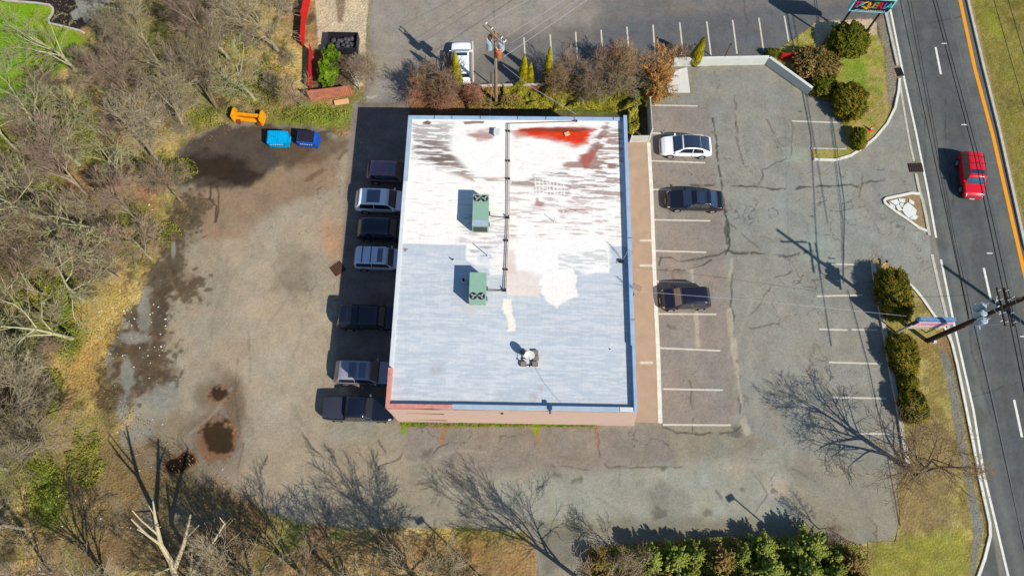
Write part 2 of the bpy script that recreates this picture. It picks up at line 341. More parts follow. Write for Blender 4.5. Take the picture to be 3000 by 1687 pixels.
for i, (x, y, rx, ry) in enumerate([(362, 790, 16, 44), (345, 850, 40, 14), (310, 1030, 14, 40), (320, 940, 16, 44), (410, 1000, 40, 34), (436, 630, 6, 22), (340, 1090, 44, 14)]):
    g.ell(x, y, rx, ry, C(146, 146, 136), .75, .3, .6, .6, 100+i)
# lower-left: broken surface
g.poly([(240, 1090), (420, 1120), (560, 1200), (690, 1300), (600, 1420), (420, 1449), (200, 1330), (150, 1200)], C(128, 108, 78), 30, 30, 2, a=.75, tex=.3, texs=1, seed=110)
g.poly([(260, 1240), (420, 1260), (560, 1290), (480, 1340), (300, 1330)], C(135, 132, 115), 20, 25, 1.3, a=.6, holes=.45, texs=1.2, seed=111)
g.ell(455, 1070, 55, 40, C(165, 152, 132), .8, .3, .3, 1, 112); g.ell(455, 1095, 70, 60, C(120, 100, 66), .45, .5, .5, 1, 113)
g.ell(548, 1000, 52, 60, C(112, 96, 78), .7, .6, .5, 1, 114); g.ell(545, 1110, 80, 80, C(120, 110, 100), .8, .5, .3, 1, 115); g.ell(590, 1020, 26, 60, C(108, 88, 64), .6, .6, .6, .7, 116)
for (x, y, rx, ry, sd_) in [(550, 993, 25, 21, 120), (548, 1103, 46, 52, 121)]:
    g.ell(x, y, rx*1.12, ry*1.12, C(130, 96, 68), .9, .3, .45, .4, sd_); g.ell(x-2, y-4, rx*.88, ry*.84, C(58, 45, 30), .95, .16, .5, .5, sd_, rough=.05)
    for q_ in range(40): an_ = random.random()*6.28; g.ell(x+math.cos(an_)*rx*random.uniform(.75, 1.25), y+math.sin(an_)*ry*random.uniform(.75, 1.25), random.uniform(1.5, 3.5), random.uniform(1.5, 3), C(*random.choice([(150, 108, 78), (166, 134, 104), (96, 74, 54), (84, 64, 46)])), .7, .4, .4, .3, 900+q_)
PUD = [(408, 1160), (440, 1150), (468, 1132), (494, 1140), (500, 1160), (480, 1176), (462, 1190), (430, 1194), (412, 1180)]
g.poly(PUD, C(120, 80, 52), 5, 6, .8, seed=122); g.poly([(x*.86+455*.14, y*.86+1163*.14) for x, y in PUD], C(44, 32, 20), 3, 4, .8, seed=122, rough=.06)
# south lot
g.poly([(1000, 1075), (1680, 1075), (1700, 1160), (1500, 1200), (1200, 1190), (1020, 1150)], C(140, 131, 122), 14, 10, 2, a=.85, tex=.08, texs=1, seed=130)
g.poly([(1250, 1200), (1700, 1170), (1980, 1120), (2000, 1330), (1450, 1345), (1250, 1300)], C(158, 160, 148), 30, 15, 3, a=.8, tex=.06, texs=1.4, seed=131)
g.poly([(700, 1100), (1000, 1120), (1020, 1180), (900, 1240), (760, 1240), (640, 1180)], C(166, 152, 130), 30, 25, 2, a=.7, seed=132)
g.ell(1190, 1235, 90, 20, C(165, 162, 146), .5, .4, .3, 2, 133)
g.poly([(1630, 1235), (1760, 1195), (1830, 1240), (1900, 1290), (1800, 1290), (1690, 1250)], C(165, 165, 150), 14, 18, 1.2, a=.7, holes=.35, texs=.8, seed=134)
g.ell(1850, 1180, 40, 34, C(172, 162, 145), .5, .5, .5, 1, 135); g.ell(1945, 1220, 40, 26, C(175, 165, 148), .6, .5, .5, 1, 136)
g.poly([(1640, 1340), (1630, 1240), (1660, 1210), (1740, 1250), (1740, 1345)], C(126, 128, 120), 10, 10, 1, a=.55, seed=137)
g.poly([(1330, 1310), (1900, 1300), (2150, 1320), (2150, 1350), (1900, 1350), (1360, 1345)], C(128, 124, 104), 14, 14, 1.5, a=.6, seed=138)
g.poly([(1350, 1340), (1440, 1335), (1450, 1420), (1370, 1449)], C(110, 108, 98), 12, 12, 1.2, a=.7, seed=139)
# east lot
g.poly([(1632, 260), (1700, 250), (1745, 240), (1760, 170), (1925, 165), (2030, 240), (2100, 250), (2130, 370), (2038, 378), (2040, 402), (2130, 402), (2225, 330), (2262, 230), (2312, 481), (2230, 500), (2340, 600), (2345, 640), (2360, 714), (2385, 820), (2345, 785), (2280, 705), (2200, 640), (2240, 933), (2282, 1176), (2200, 1180), (1980, 1130), (1850, 1060), (1670, 1062), (1647, 640)], C(148, 147, 138), 8, 6, 2, a=.95, tex=.06, texs=2, seed=150)
g.poly([(1632, 260), (1780, 262), (1806, 480), (1822, 640), (1838, 800), (1850, 1068), (1668, 1066), (1650, 640)], C(148, 138, 130), 8, 8, 2, a=.85, tex=.06, texs=2, seed=151)
g.poly([(1880, 400), (2340, 600), (2350, 650), (2190, 640), (2100, 700), (1860, 600)], C(152, 155, 148), 30, 20, 3, a=.6, seed=152)
g.poly([(1968, 371), (2030, 371), (2030, 408), (1970, 408)], C(158, 166, 148), 3, 3, 1, a=.6, seed=153)
g.poly([(2030, 590), (2110, 600), (2100, 660), (2010, 660)], C(156, 166, 152), 8, 6, 1, a=.6, seed=154)
g.poly([(1990, 260), (2110, 262), (2130, 372), (2000, 372)], C(138, 136, 124), 8, 6, 1, a=.6, seed=155)
# seams and cracks
CR = [([(1795, 300), (1806, 380), (1815, 460), (1822, 520), (1832, 560), (1832, 620), (1826, 640)], 3.6, .85), ([(1826, 520), (1830, 610)], 8, .7), ([(1740, 465), (1815, 467), (1880, 470), (1975, 475), (2060, 470), (2150, 468), (2225, 450)], 3.2, .8),
      ([(1826, 630), (1870, 636), (1940, 641), (1990, 643), (2030, 635)], 5, .75), ([(1826, 632), (1800, 645), (1760, 652), (1700, 655), (1660, 645), (1655, 680), (1740, 678), (1790, 655)], 2.2, .75), ([(1838, 566), (1880, 600), (1910, 626)], 2, .6),
      ([(1910, 465), (1920, 430), (1950, 415), (1975, 400)], 1.8, .6), ([(1850, 310), (1856, 360), (1870, 410)], 2, .6), ([(1925, 300), (1960, 360), (1975, 372)], 1.6, .6), ([(1850, 240), (1848, 300), (1858, 350)], 3.4, .5),
      ([(1990, 680), (1950, 700), (1900, 780), (1870, 800)], 1.8, .6), ([(2000, 790), (1960, 810), (1880, 825)], 2, .6), ([(1842, 640), (1840, 740), (1845, 830), (1855, 930), (1862, 1040)], 2.6, .7), ([(1690, 680), (1692, 740), (1750, 790), (1755, 860)], 1.6, .4),
      ([(1668, 1075), (1700, 1088), (1800, 1092), (1850, 1085), (1880, 1070)], 3.4, .7), ([(1740, 1090), (1740, 1030), (1735, 960)], 1.6, .6), ([(1500, 1075), (1510, 1110), (1505, 1150), (1530, 1175), (1640, 1178), (1730, 1170)], 2.2, .6),
      ([(1600, 1075), (1590, 1120), (1590, 1170)], 1.6, .6), ([(1370, 1170), (1480, 1180)], 2.2, .5), ([(1020, 1120), (1010, 1150), (985, 1165), (952, 1175), (945, 1225)], 3.4, .75), ([(955, 1110), (968, 1140)], 6, .6), ([(1130, 1115), (1105, 1125), (1085, 1145)], 3, .6),
      ([(1345, 1090), (1350, 1170), (1365, 1230)], 1.6, .5), ([(1050, 1220), (1080, 1215), (1085, 1228), (1060, 1232)], 3, .5), ([(600, 900), (590, 1000), (610, 1100), (600, 1200)], 3, .35), ([(625, 830), (630, 960)], 2.5, .3), ([(2160, 500), (2170, 440), (2220, 420)], 2.4, .6),
      ([(1880, 1160), (1930, 1240), (1900, 1290)], 2.5, .5), ([(2080, 430), (2120, 380)], 2, .5), ([(1990, 300), (1993, 360), (1985, 420)], 1.6, .5), ([(1240, 0), (1242, 60)], 2, .3), ([(1870, 0), (1880, 60), (1872, 110)], 3, .35), ([(2140, 60), (2060, 50), (2050, 130)], 4, .7),
      ([(1560, 1170), (1560, 1220)], 1.6, .3), ([(1800, 1235), (1830, 1270)], 5, .5), ([(1990, 1180), (2050, 1210)], 2, .5), ([(2030, 240), (2110, 250)], 3, .5)]
for i, (pts, wd, al) in enumerate(CR): g.line(pts, wd, C(66, 62, 55), al, 2.0, 7, .9, 200+i, brk=.36)
for i, (pts, wd) in enumerate([([(1842, 650), (1838, 700)], 8), ([(1835, 780), (1840, 840), (1848, 900)], 12), ([(1848, 900), (1858, 960), (1864, 1010)], 6), ([(1740, 680), (1742, 700)], 8), ([(1750, 790), (1758, 870)], 10), ([(1870, 1060), (1880, 1085)], 18)]):
    g.line(pts, wd, C(182, 172, 156), .8, 3, 5, .8, 260+i)
for i, (x, y, r_) in enumerate([(1668, 1178, 10), (1850, 1086, 22), (1690, 825, 14), (1400, 1195, 14), (1290, 950+400, 14), (1660, 1290, 24), (1780, 1290, 16), (1870, 1230, 12), (1450, 1205, 16), (1945, 1232, 10), (1075, 1140, 20)]):
    g.ell(x, y, r_*.8, r_*.6, C(92, 88, 80), .6, .5, 1.1, .35, 280+i)
# weeds and rust at the south wall foot
g.line([(1010, 1068), (1500, 1071)], 9, C(150, 118, 70), .7, 5, 5, .7, 300); g.line([(1010, 1066), (1500, 1068)], 5, C(128, 150, 40), .9, 3, 4, .5, 301, brk=.5)
g.ell(1348, 1078, 8, 18, C(130, 160, 30), .95, .4, .4, .5, 302); g.ell(1016, 1078, 8, 14, C(120, 150, 35), .9, .4, .4, .5, 303)
g.line([(1350, 1085), (1352, 1110)], 6, C(160, 110, 70), .7, 3, 3); g.line([(1500, 1075), (1502, 1120)], 4, C(160, 110, 70), .7, 2, 3); g.line([(1120, 1075), (1110, 1110)], 12, C(160, 115, 70), .6, 6, 5)
g.line([(1634, 360), (1642, 520), (1650, 700), (1660, 900)], 5, C(165, 120, 80), .6, 3, 3, .8, 305, brk=.45)
g.ell(2150, 315, 22, 3, C(190, 140, 90), .3)
# building side strip between building and north planting, darker soil
g.poly([(895, 258), (1030, 262), (1240, 215), (1690, 165), (1690, 240), (1630, 262), (1632, 345), (1575, 345), (1570, 300), (900, 300)], C(96, 86, 62), 4, 4, 1, a=.9, tex=.4, texs=1, seed=310)
g.poly([(1300, 215), (1620, 230), (1630, 265), (1570, 290), (1300, 280)], C(110, 122, 40), 8, 10, 1, a=.8, tex=.3, texs=.8, seed=311)
g.poly([(1040, 225), (1300, 215), (1300, 280), (1040, 285)], C(150, 104, 66), 8, 10, 1, a=.7, tex=.3, texs=.8, seed=312)
g.poly([(893, 262), (1030, 262), (1028, 300), (1012, 610), (990, 1063), (838, 960), (862, 560), (885, 300)], C(140, 124, 116), 8, 4, 2, a=.9, tex=.2, texs=1, seed=313)
g.poly([(790, -60), (932, -60), (912, 215), (892, 222), (880, 130), (800, 125)], C(205, 188, 158), 3, 3, 1.5, tex=.1, texs=2, seed=314)
g.poly([(845, -20), (870, -20), (862, 55), (850, 58)], C(150, 130, 105), 3, 2, seed=315)
g.poly([(780, 130), (895, 135), (890, 220), (785, 222)], C(105, 90, 70), 6, 8, 1, a=.9, tex=.3, texs=1, seed=316)
g.line([(919, 245), (1000, 238), (1030, 236)], 3, C(190, 180, 160), .9, 2, 3, .5, 317, brk=.5)
g.line([(1030, 300), (1020, 262), (900, 262)], 3, C(120, 110, 95), .4)
# roads and verges
ROAD = [(2205, -60), (2224, 20), (2257, 166), (2266, 232), (2280, 315), (2290, 368), (2302, 408), (2314, 480), (2338, 590), (2344, 640), (2360, 714), (2383, 806), (2394, 861), (2434, 1054), (2463, 1205), (2488, 1315), (2488, 1347), (2475, 1404), (2459, 1449), (2420, 1600),
        (2900, 1600), (2760, 1100), (2640, 780), (2576, 617), (2546, 481), (2513, 332), (2470, 159), (2433, 0), (2420, -60)]
g.poly(ROAD, C(98, 101, 101), 2, 0, tex=.07, texs=3, seed=320)
for dx_, wd, c, a in [(26, 10, (120, 124, 118), .5), (95, 40, (86, 88, 88), .5), (175, 26, (118, 120, 112), .45)]:
    g.line([(2237+dx_, 10), (2304+dx_*1.02, 332), (2355+dx_*1.05, 598), (2403+dx_*1.1, 829), (2475+dx_*1.15, 1193), (2536+dx_*1.2, 1449)], wd, C(*c), a, 14, 3, 2, 321)
for i in range(26):
    t_ = random.random(); y_ = random.uniform(-10, 1449); x_ = 2237+(y_/1449)**1.15*300+random.uniform(20, 190); g.ell(x_, y_, random.uniform(4, 14), random.uniform(10, 46), C(*random.choice([(80, 82, 82), (112, 114, 110), (84, 86, 88)])), .45, .5, .7, .8, 600+i, rot=-.25)
for pts, wd in [([(2300, 200), (2325, 300), (2330, 420)], 2), ([(2380, 250), (2376, 380), (2400, 520)], 2), ([(2430, 760), (2450, 900), (2500, 1060)], 2.2), ([(2340, 60), (2420, 40)], 2), ([(2440, 1000), (2560, 960)], 2)]: g.line(pts, wd, C(62, 64, 64), .6, 2, 6, 1.2, 650, brk=.4)
g.line([(2228, 20), (2262, 170), (2300, 368), (2346, 600), (2400, 850), (2440, 1040), (2500, 1320), (2530, 1500)], 12, C(140, 138, 126), .8, 4, 1)
EV = [(2420, -60), (2433, 0), (2470, 159), (2513, 332), (2546, 481), (2576, 617), (2640, 780), (2760, 1100), (2900, 1600), (3300, 1500), (3100, -60)]
g.poly(EV, C(126, 117, 52), 2, 0, tex=.30, texs=2.5, seed=330); g.poly(EV, C(156, 142, 84), 2, 0, a=.5, holes=.54, texs=.45, seed=430)
g.poly([(2445, 0), (2600, 0), (2600, 250), (2540, 200)], C(140, 150, 40), 25, 20, 2, a=.6, holes=.5, texs=2, seed=331)
g.line([(2440, 0), (2476, 159), (2519, 332), (2552, 481), (2582, 617)], 8, C(168, 140, 100), .7, 5, 3, 1, 332)
NEV = [(2047, 62), (2200, 52), (2206, 88), (2222, 130), (2228, 240), (2240, 268), (2236, 300), (2201, 346), (2171, 368), (2134, 392), (2104, 400), (2046, 398), (2044, 380), (2132, 376), (2110, 250), (2036, 236), (1938, 140)]
g.poly(NEV, C(148, 146, 62), 3, 3, 1, tex=.45, texs=.7, seed=333); g.poly(NEV, C(176, 158, 96), 3, 3, 1, a=.7, holes=.52, texs=.6, seed=433)
g.poly([(2110, 120), (2170, 150), (2190, 220), (2150, 260), (2110, 180)], C(120, 150, 40), 10, 10, 1, a=.7, seed=334)
g.poly([(2150, 270), (2235, 270), (2200, 345), (2150, 370), (2050, 398), (2130, 370)], C(170, 150, 85), 10, 10, 1, a=.6, holes=.4, texs=.8, seed=335)
g.poly([(2047, 60), (2062, 54), (2192, 48), (2205, 60), (2206, 88), (2160, 92), (2080, 90), (2062, 120), (2052, 118)], C(200, 180, 148), 2, 1, seed=336)
g.poly([(2205, 50), (2226, 45), (2254, 170), (2258, 230), (2246, 272), (2230, 250), (2230, 130), (2214, 92)], C(142, 132, 114), 3, 3, 1, tex=.08, seed=337)
g.poly([(2222, 230), (2234, 262), (2232, 282), (2222, 262)], C(180, 150, 110), 3, 3, seed=338)
# hedge verge
HV = [(2192, 655), (2232, 668), (2282, 711), (2318, 750), (2347, 792), (2377, 828), (2390, 861), (2434, 1054), (2463, 1205), (2486, 1315), (2486, 1347), (2470, 1404), (2455, 1449), (2440, 1500), (2182, 1500), (2182, 1363), (2251, 1363), (2262, 1300), (2255, 1230), (2286, 1180), (2262, 1080), (2240, 933), (2224, 835), (2207, 740)]
g.poly(HV, C(152, 142, 72), 3, 4, 1, tex=.45, texs=.6, seed=340); g.poly(HV, C(180, 160, 104), 3, 4, 1, a=.7, holes=.5, texs=.5, seed=440); g.poly(HV, C(122, 108, 62), 3, 4, 1, a=.6, holes=.58, texs=.8, seed=441)
g.poly([(2300, 850), (2340, 850), (2380, 1000), (2400, 1150), (2300, 1100)], C(140, 118, 70), 14, 14, 1, a=.6, holes=.45, texs=.8, seed=341)
g.poly([(2300, 1060), (2400, 1080), (2400, 1330), (2260, 1340), (2256, 1200)], C(138, 118, 84), 18, 18, 1.2, a=.7, tex=.2, texs=1, seed=342)
g.poly([(2200, 1370), (2430, 1330), (2440, 1449), (2200, 1460)], C(150, 148, 58), 14, 14, 1, a=.7, tex=.2, texs=1, seed=343)
g.poly([(2357, 859), (2384, 859), (2412, 981), (2428, 1111), (2450, 1225), (2470, 1310), (2472, 1350), (2460, 1400), (2446, 1449), (2440, 1520), (2420, 1520), (2440, 1449), (2447, 1327), (2430, 1225), (2406, 1111), (2384, 981)], C(132, 130, 118), 3, 3, 1, tex=.08, seed=344)
g.line([(2384, 870), (2410, 960), (2432, 1080), (2455, 1200), (2478, 1315), (2476, 1360)], 7, C(120, 96, 58), .8, 3, 4, .7, 345)
g.poly([(2350, 830), (2376, 830), (2394, 870), (2372, 900)], C(150, 120, 85), 5, 5, seed=346)
# overall mottle and hairline crack network on the paved areas
pav = (gpx > -500)
mot = 1+(fbm(GX, GY, .9, 4, 700)-.5)*.34+(fbm(GX, GY, 4.5, 3, 702)-.5)*.16+(vnoise(GX, GY, .17, 705)-.5)*.2
g.c[..., :3] *= np.where(pav, mot, 1)[..., None]
ch = fbm(GX, GY, 1.6, 4, 710)-.5; ch2 = fbm(GX, GY, .4, 2, 714)-.5
g.c[..., 0] *= 1+.16*ch+.06*ch2; g.c[..., 2] *= 1-.16*ch+.08*ch2
rdg = np.abs(fbm(GX, GY, 5.5, 5, 720)-.5); rdg2 = np.abs(fbm(GX, GY, 4.2, 5, 730)-.5); gate = sstep(.46, .6, fbm(GX, GY, 7, 3, 740))
idx = g.sub(LOT, 0); ins_l = g.sdist(idx, LOT) > 6; al = np.maximum(sstep(.006, .0, rdg[idx]), sstep(.004, .0, rdg2[idx])*.8)*gate[idx]*.8*ins_l; g.put(idx, al, C(88, 82, 74))
for i in range(34):      # tyre sweeps and scuffs on the lots
    x_, y_ = random.choice([(random.uniform(560, 830), random.uniform(450, 1150)), (random.uniform(1850, 2180), random.uniform(260, 1250)), (random.uniform(900, 1900), random.uniform(1100, 1300))])
    an_ = random.uniform(-.5, .5)+(1.57 if y_ < 1090 else 0); ln_ = random.uniform(60, 190); cv = random.uniform(-.4, .4); pts = [(x_+math.cos(an_+cv*k_/4)*ln_*k_/4, y_+math.sin(an_+cv*k_/4)*ln_*k_/4) for k_ in range(5)]
    g.line(pts, random.uniform(3, 9), C(*random.choice([(112, 106, 96), (188, 180, 162), (120, 112, 102)])), .22, 4, 4, 1.5, 1000+i, brk=.35)
# masks for the separate sheets
mp = np.zeros(GX.shape, np.int8)
def setmask(pts, v, amp=0, seed=60):
    idx = g.sub(pts, amp+4); d = g.sdist(idx, pts)
    if amp: d = d+(fbm(g.X[idx], g.Y[idx], 1.6, 4, seed)-.5)*2*amp
    k = d > 0; mp[idx[0][k], idx[1][k]] = v
setmask(LAWN, 5, 14, 2); setmask(LOT, 1, 10, 60); setmask(NLOT, 2, 3, 61); setmask(POND, 6, 2, 24); setmask(NEV, 4); setmask(HV, 4); setmask(EV, 4); setmask(ROAD, 3)
fm = mp[:-1, :-1]
allf = np.ones(fm.shape, bool)
relief = np.where(inner & (mp == 0), (n2-.5)*.14, 0.)-.012
struct(sheet_np('ground', GX, GY, relief, g.c, allf & (fm != 9), M['soil']))
for v, nm, m_, z in [(1, 'parking_lot', 'asphalt', 0), (2, 'neighbouring_parking_lot', 'asphalt', 0), (3, 'road', 'roadm', 0), (4, 'grass_verge', 'grass', .03), (5, 'lawn', 'grass', .02), (6, 'wet_pavement', 'asphalt', 0)]:
    struct(sheet_np(nm, GX, GY, np.where(inner, z, z)+(0.0 if z == 0 else 1)*(n3-.5)*.03, g.c, fm == v, M[m_]))
# ------------------------------------------------------------------ markings and kerbs
def W2(pts, h=0): return [P(x, y, h) for x, y in pts]
pm = MB()
ROW = [((1632, 265), (1755, 267)), ((1634.7, 335), (1769, 340.7)), ((1637.6, 404.7), (1774, 410)), ((1636.5, 477), (1690, 477.5)), ((1643.6, 553), (1787, 555.8)), ((1647, 631), (1777, 634.7)), ((1647, 707), (1745, 711)),
       ((1652.5, 789.4), (1802, 790.5)), ((1657, 875), (1812, 882)), ((1668, 978), (1818, 981)), ((1668, 1068), (1838, 1069)), ((1993, 305), (2113, 309)), ((2090, 664), (2158, 666)), ((2055, 745), (2170, 742)), ((2061, 828), (2132, 830)), ((2143, 829), (2207, 830)),
       ((2085, 911), (2220, 915)), ((2090, 999), (2230, 1002)), ((2153, 1090), (2235, 1091)), ((1189, 104), (1191, 207)), ((1318, 95), (1321.5, 149)), ((1384, 87), (1390.5, 182)), ((1448, 81), (1455, 176)), ((1512, 76), (1517, 143)), ((1577, 68), (1583.6, 146)),
       ((1642.7, 63), (1648, 139)), ((1709.7, 57), (1719.7, 146)), ((1778, 55), (1788.7, 142)), ((1843, 51), (1854, 136)), ((1909, 46), (1921, 129)), ((1973, 41), (1988, 126))]
for a, b in ROW: pm.strip(W2([a, b]), .15, .006, .006)
struct(pm.build('parking_markings', M['paint']))
rm = MB()
EDGE1 = [(2232, -20), (2237, 10), (2274, 196), (2304, 332), (2334, 481), (2355, 598)]
EDGE2 = [(2367, 652.6), (2403, 829), (2448.6, 1030), (2475, 1192.6), (2506, 1320), (2536.5, 1449), (2552, 1510)]
rm.strip(W2(EDGE1), .19, .006, .006).strip(W2(EDGE2), .19, .006, .006)
for a, b in [((2353.6, 119.5), (2367, 187.5)), ((2413, 400), (2429, 468)), ((2474.7, 673.8), (2492.6, 755)), ((2551, 1005), (2571, 1099))]: rm.strip(W2([a, b]), .2, .006, .006)
struct(rm.build('road_markings', M['wpaint']))
struct(MB().strip(W2([(2409, -30), (2415, 0), (2453, 176), (2499.6, 348.5), (2529.5, 481), (2576, 682), (2610, 830)]), .34, .006, .006).build('road_centre_line', M['ypaint']))
KN = [(2218, -10), (2224, 20), (2257, 166)]
struct(MB().strip(W2(KN), .26, -.02, .13).build('kerb', M['kerb']))
struct(MB().strip(W2([(2262, 199), (2259, 232), (2251, 272), (2231, 312), (2201, 348), (2171, 372), (2140, 392), (2100, 404), (2046, 402)]), .22, -.02, .13).build('verge_kerb', M['kerbw']))
struct(MB().strip(W2([(2262, 199), (2267, 232), (2280.6, 315), (2290.5, 368), (2299, 405)]), .20, -.02, .02).strip(W2([(2303, 437), (2312, 481), (2320, 506), (2329.4, 549), (2337, 592)]), .26, -.02, .08).strip(W2([(2344, 640), (2360.6, 714.5), (2383, 806), (2392, 861)]), .26, -.02, .03).build('gutter_kerb', M['kerb']))
struct(MB().strip(W2([(2282, 711), (2300, 728), (2318, 750), (2347.6, 792.7), (2377, 828.6), (2392, 861), (2406, 916.6), (2429, 1030), (2447, 1120), (2463, 1205), (2487.6, 1314.8), (2489, 1347), (2475, 1404), (2459, 1449), (2452, 1475)]), .22, -.02, .14).build('hedge_verge_kerb', M['kerbw']))
struct(MB().strip(W2([(2426, -30), (2433, 0), (2470, 159), (2513, 332), (2546, 481), (2576, 617), (2610, 705)]), .24, -.02, .16).build('far_kerb', M['kerb']))
struct(MB().strip(W2([(5, 0), (17, 3), (90, 9), (125, 14), (134, 22), (134, 32), (121, 54), (125, 60), (160, 68), (199, 78), (212, 84)]), .18, -.02, .12).build('lawn_kerb', M['kerb']))
struct(MB().strip(W2([(2194.4, 660), (2200, 700), (2207, 740.6), (2224, 835), (2240, 933), (2259.6, 1030), (2267, 1086), (2284, 1180)]), .34, -.02, .18).build('concrete_kerb_beside_hedge', M['kerb']))
struct(MB().strip(W2([(2040, 374), (2128, 376)]), .12, 0, .1).build('island_kerb', M['kerb']))
# triangular island
ti = thing('traffic_island', 'small triangular traffic island with white kerb, white slabs and bare soil', 'traffic island', P(2290, 530))
def local(o, pts): return [p-o.location for p in pts]
TIP = [(2312, 489), (2292, 487), (2270, 492), (2245, 497), (2228, 501), (2223, 506), (2226, 513), (2250, 532), (2276, 549), (2309, 573.5), (2330, 582)]
MB().strip(local(ti, W2(TIP)), .24, -.02, .15).build('kerb', M['kerbw'], ti)
MB().prism(local(ti, W2([(2230, 506), (2290, 491), (2312, 490), (2328, 580), (2308, 570), (2275, 546)])), 0, .07).build('soil_bed', mat('island_soil', C(158, 135, 100), .95, var=.3, vscale=4), ti)
sb = MB()
for pts in [[(2236, 507), (2255, 502), (2262, 512), (2252, 518)], [(2258, 501), (2276, 502), (2274, 510), (2262, 510)], [(2234, 510), (2249, 519), (2250, 527), (2240, 520)], [(2252, 520), (2259, 514), (2268, 530), (2258, 531)], [(2264, 512), (2272, 512), (2268, 524), (2262, 518)],
            [(2285, 501), (2298, 509), (2297, 517), (2286, 512)], [(2272, 518), (2282, 511), (2294, 520), (2304, 530), (2302, 540), (2284, 550), (2274, 540), (2268, 530)], [(2286, 551), (2300, 541), (2308, 546), (2302, 554)]]:
    q = local(ti, W2(pts)); sb.prism([(p.x, p.y) for p in q][::-1], .05, .12+random.random()*.02)
sb.split('white_slab', M['whiterock'], ti)
# concrete pad and grates
o = MB().prism([(p.x, p.y) for p in W2([(1682, 234), (1678, 215), (1700, 178), (1728, 170), (1736, 234)])], 0, .05).build('concrete_pad', mat('pale_pad', C(222, 222, 218), .85, var=.08, vscale=2)); struct(o)
def grate(label, x, y, wx, wy, rz, m_):
    t_ = thing('drain_grate', label, 'drain grate', P(x, y), rz, 'storm drain grates')
    MB().box((0, 0, .02), (wx, wy, .03)).build('frame', M[m_], t_)
    s_ = MB()
    for k in range(8): s_.box((-wx/2+wx*(k+.5)/8, 0, .045), (wx/14, wy*.86, .03))
    s_.build('bars', M['trim'], t_)
grate('rusty diamond-set drain grate half in the shadow of the building', 850, 676, 1.1, 1.1, R(40), 'rust')
grate('rusty drain grate in the gutter where the verge kerb begins', 2262, 182, .7, 1.0, R(12), 'rustd')
grate('wide brown drain grate at the road edge above the traffic island', 2303, 422, 1.35, .95, R(4), 'rustd')
# ------------------------------------------------------------------ building
HR, HP = 6.6, 7.0
NW, NE, SE, SW = P(1026, 286, HP), P(1577, 291, HP), P(1603, 1036, HP), P(969, 1025, HP)
ctr = (NW+NE+SE+SW)/4; ctr.z = 0
bld = thing('commercial_building', 'long flat-roofed commercial building with white roof and pink brick walls', 'building', ctr)
def L(p): return Vector(p)-ctr
def brickmat():
    m = bpy.data.materials.new('pink_brick'); m.use_nodes = True; n = m.node_tree; b = n.nodes['Principled BSDF']; b.inputs['Roughness'].default_value = .9
    tc = n.nodes.new('ShaderNodeTexCoord'); mp_ = n.nodes.new('ShaderNodeMapping'); mp_.inputs['Rotation'].default_value = (R(90), 0, 0)
    n.links.new(tc.outputs['Object'], mp_.inputs[0]); bt = n.nodes.new('ShaderNodeTexBrick'); n.links.new(mp_.outputs[0], bt.inputs[0])
    bt.inputs['Scale'].default_value = 1; bt.inputs['Brick Width'].default_value = .4; bt.inputs['Row Height'].default_value = .2; bt.inputs['Mortar Size'].default_value = .02
    bt.inputs['Color1'].default_value = (*C(230, 198, 184), 1); bt.inputs['Color2'].default_value = (*C(222, 188, 172), 1); bt.inputs['Mortar'].default_value = (*C(220, 190, 172), 1)
    n.links.new(bt.outputs[0], b.inputs['Base Color']); return m
M['brick'] = brickmat()
SEb = P(1594.5, 1062, 0); SWb = Vector((SW.x, SW.y, 0)); NEb = Vector((NE.x+.75, NE.y, 0)); NWb = Vector((NW.x, NW.y, 0)); SEb.y = SE.y
def wallq(a, b, ta, tb): return [L(a), L(b), L(tb), L(ta)]
for nm, q in [('south_wall', (SWb, SEb, SW, SE)), ('east_wall', (SEb, NEb, SE, NE)), ('north_wall', (NEb, NWb, NE, NW)), ('west_wall', (NWb, SWb, NW, SW))]:
    a, b, ta, tb = q
    zt = HP-.03 if nm in ('south_wall', 'east_wall') else HR-.02
    MB().quad([L(a), L(b), L((tb.x, tb.y, zt)), L((ta.x, ta.y, zt))]).build('wall', M['brick'], bld)
# recessed bands and vent on the south wall
def on_south(x, h): t_ = (x-SW.x)/(SE.x-SW.x); return Vector((x, SW.y+(SE.y-SW.y)*t_-.02, h))
def band(x0, x1, z): 
    a, b = on_south(x0, z), on_south(x1, z); return MB().box(L((a+b)/2), ((b-a).length, .05, .16)).build('lintel', mat('lintel_brown', C(165, 130, 95), .9), bld)
pa, pb = P(1023, 1047, 4.6), P(1117, 1048, 4.6); band(pa.x, pb.x, 4.6); band(P(1037, 1062, 1).x, P(1125, 1062, 1).x, 1.3)
v_ = on_south(P(1263, 1038, 5.6).x, 5.6); MB().tube(L(v_+Vector((0, .05, 0))), L(v_-Vector((0, .1, 0))), .09).build('wall_vent', M['trim'], bld)
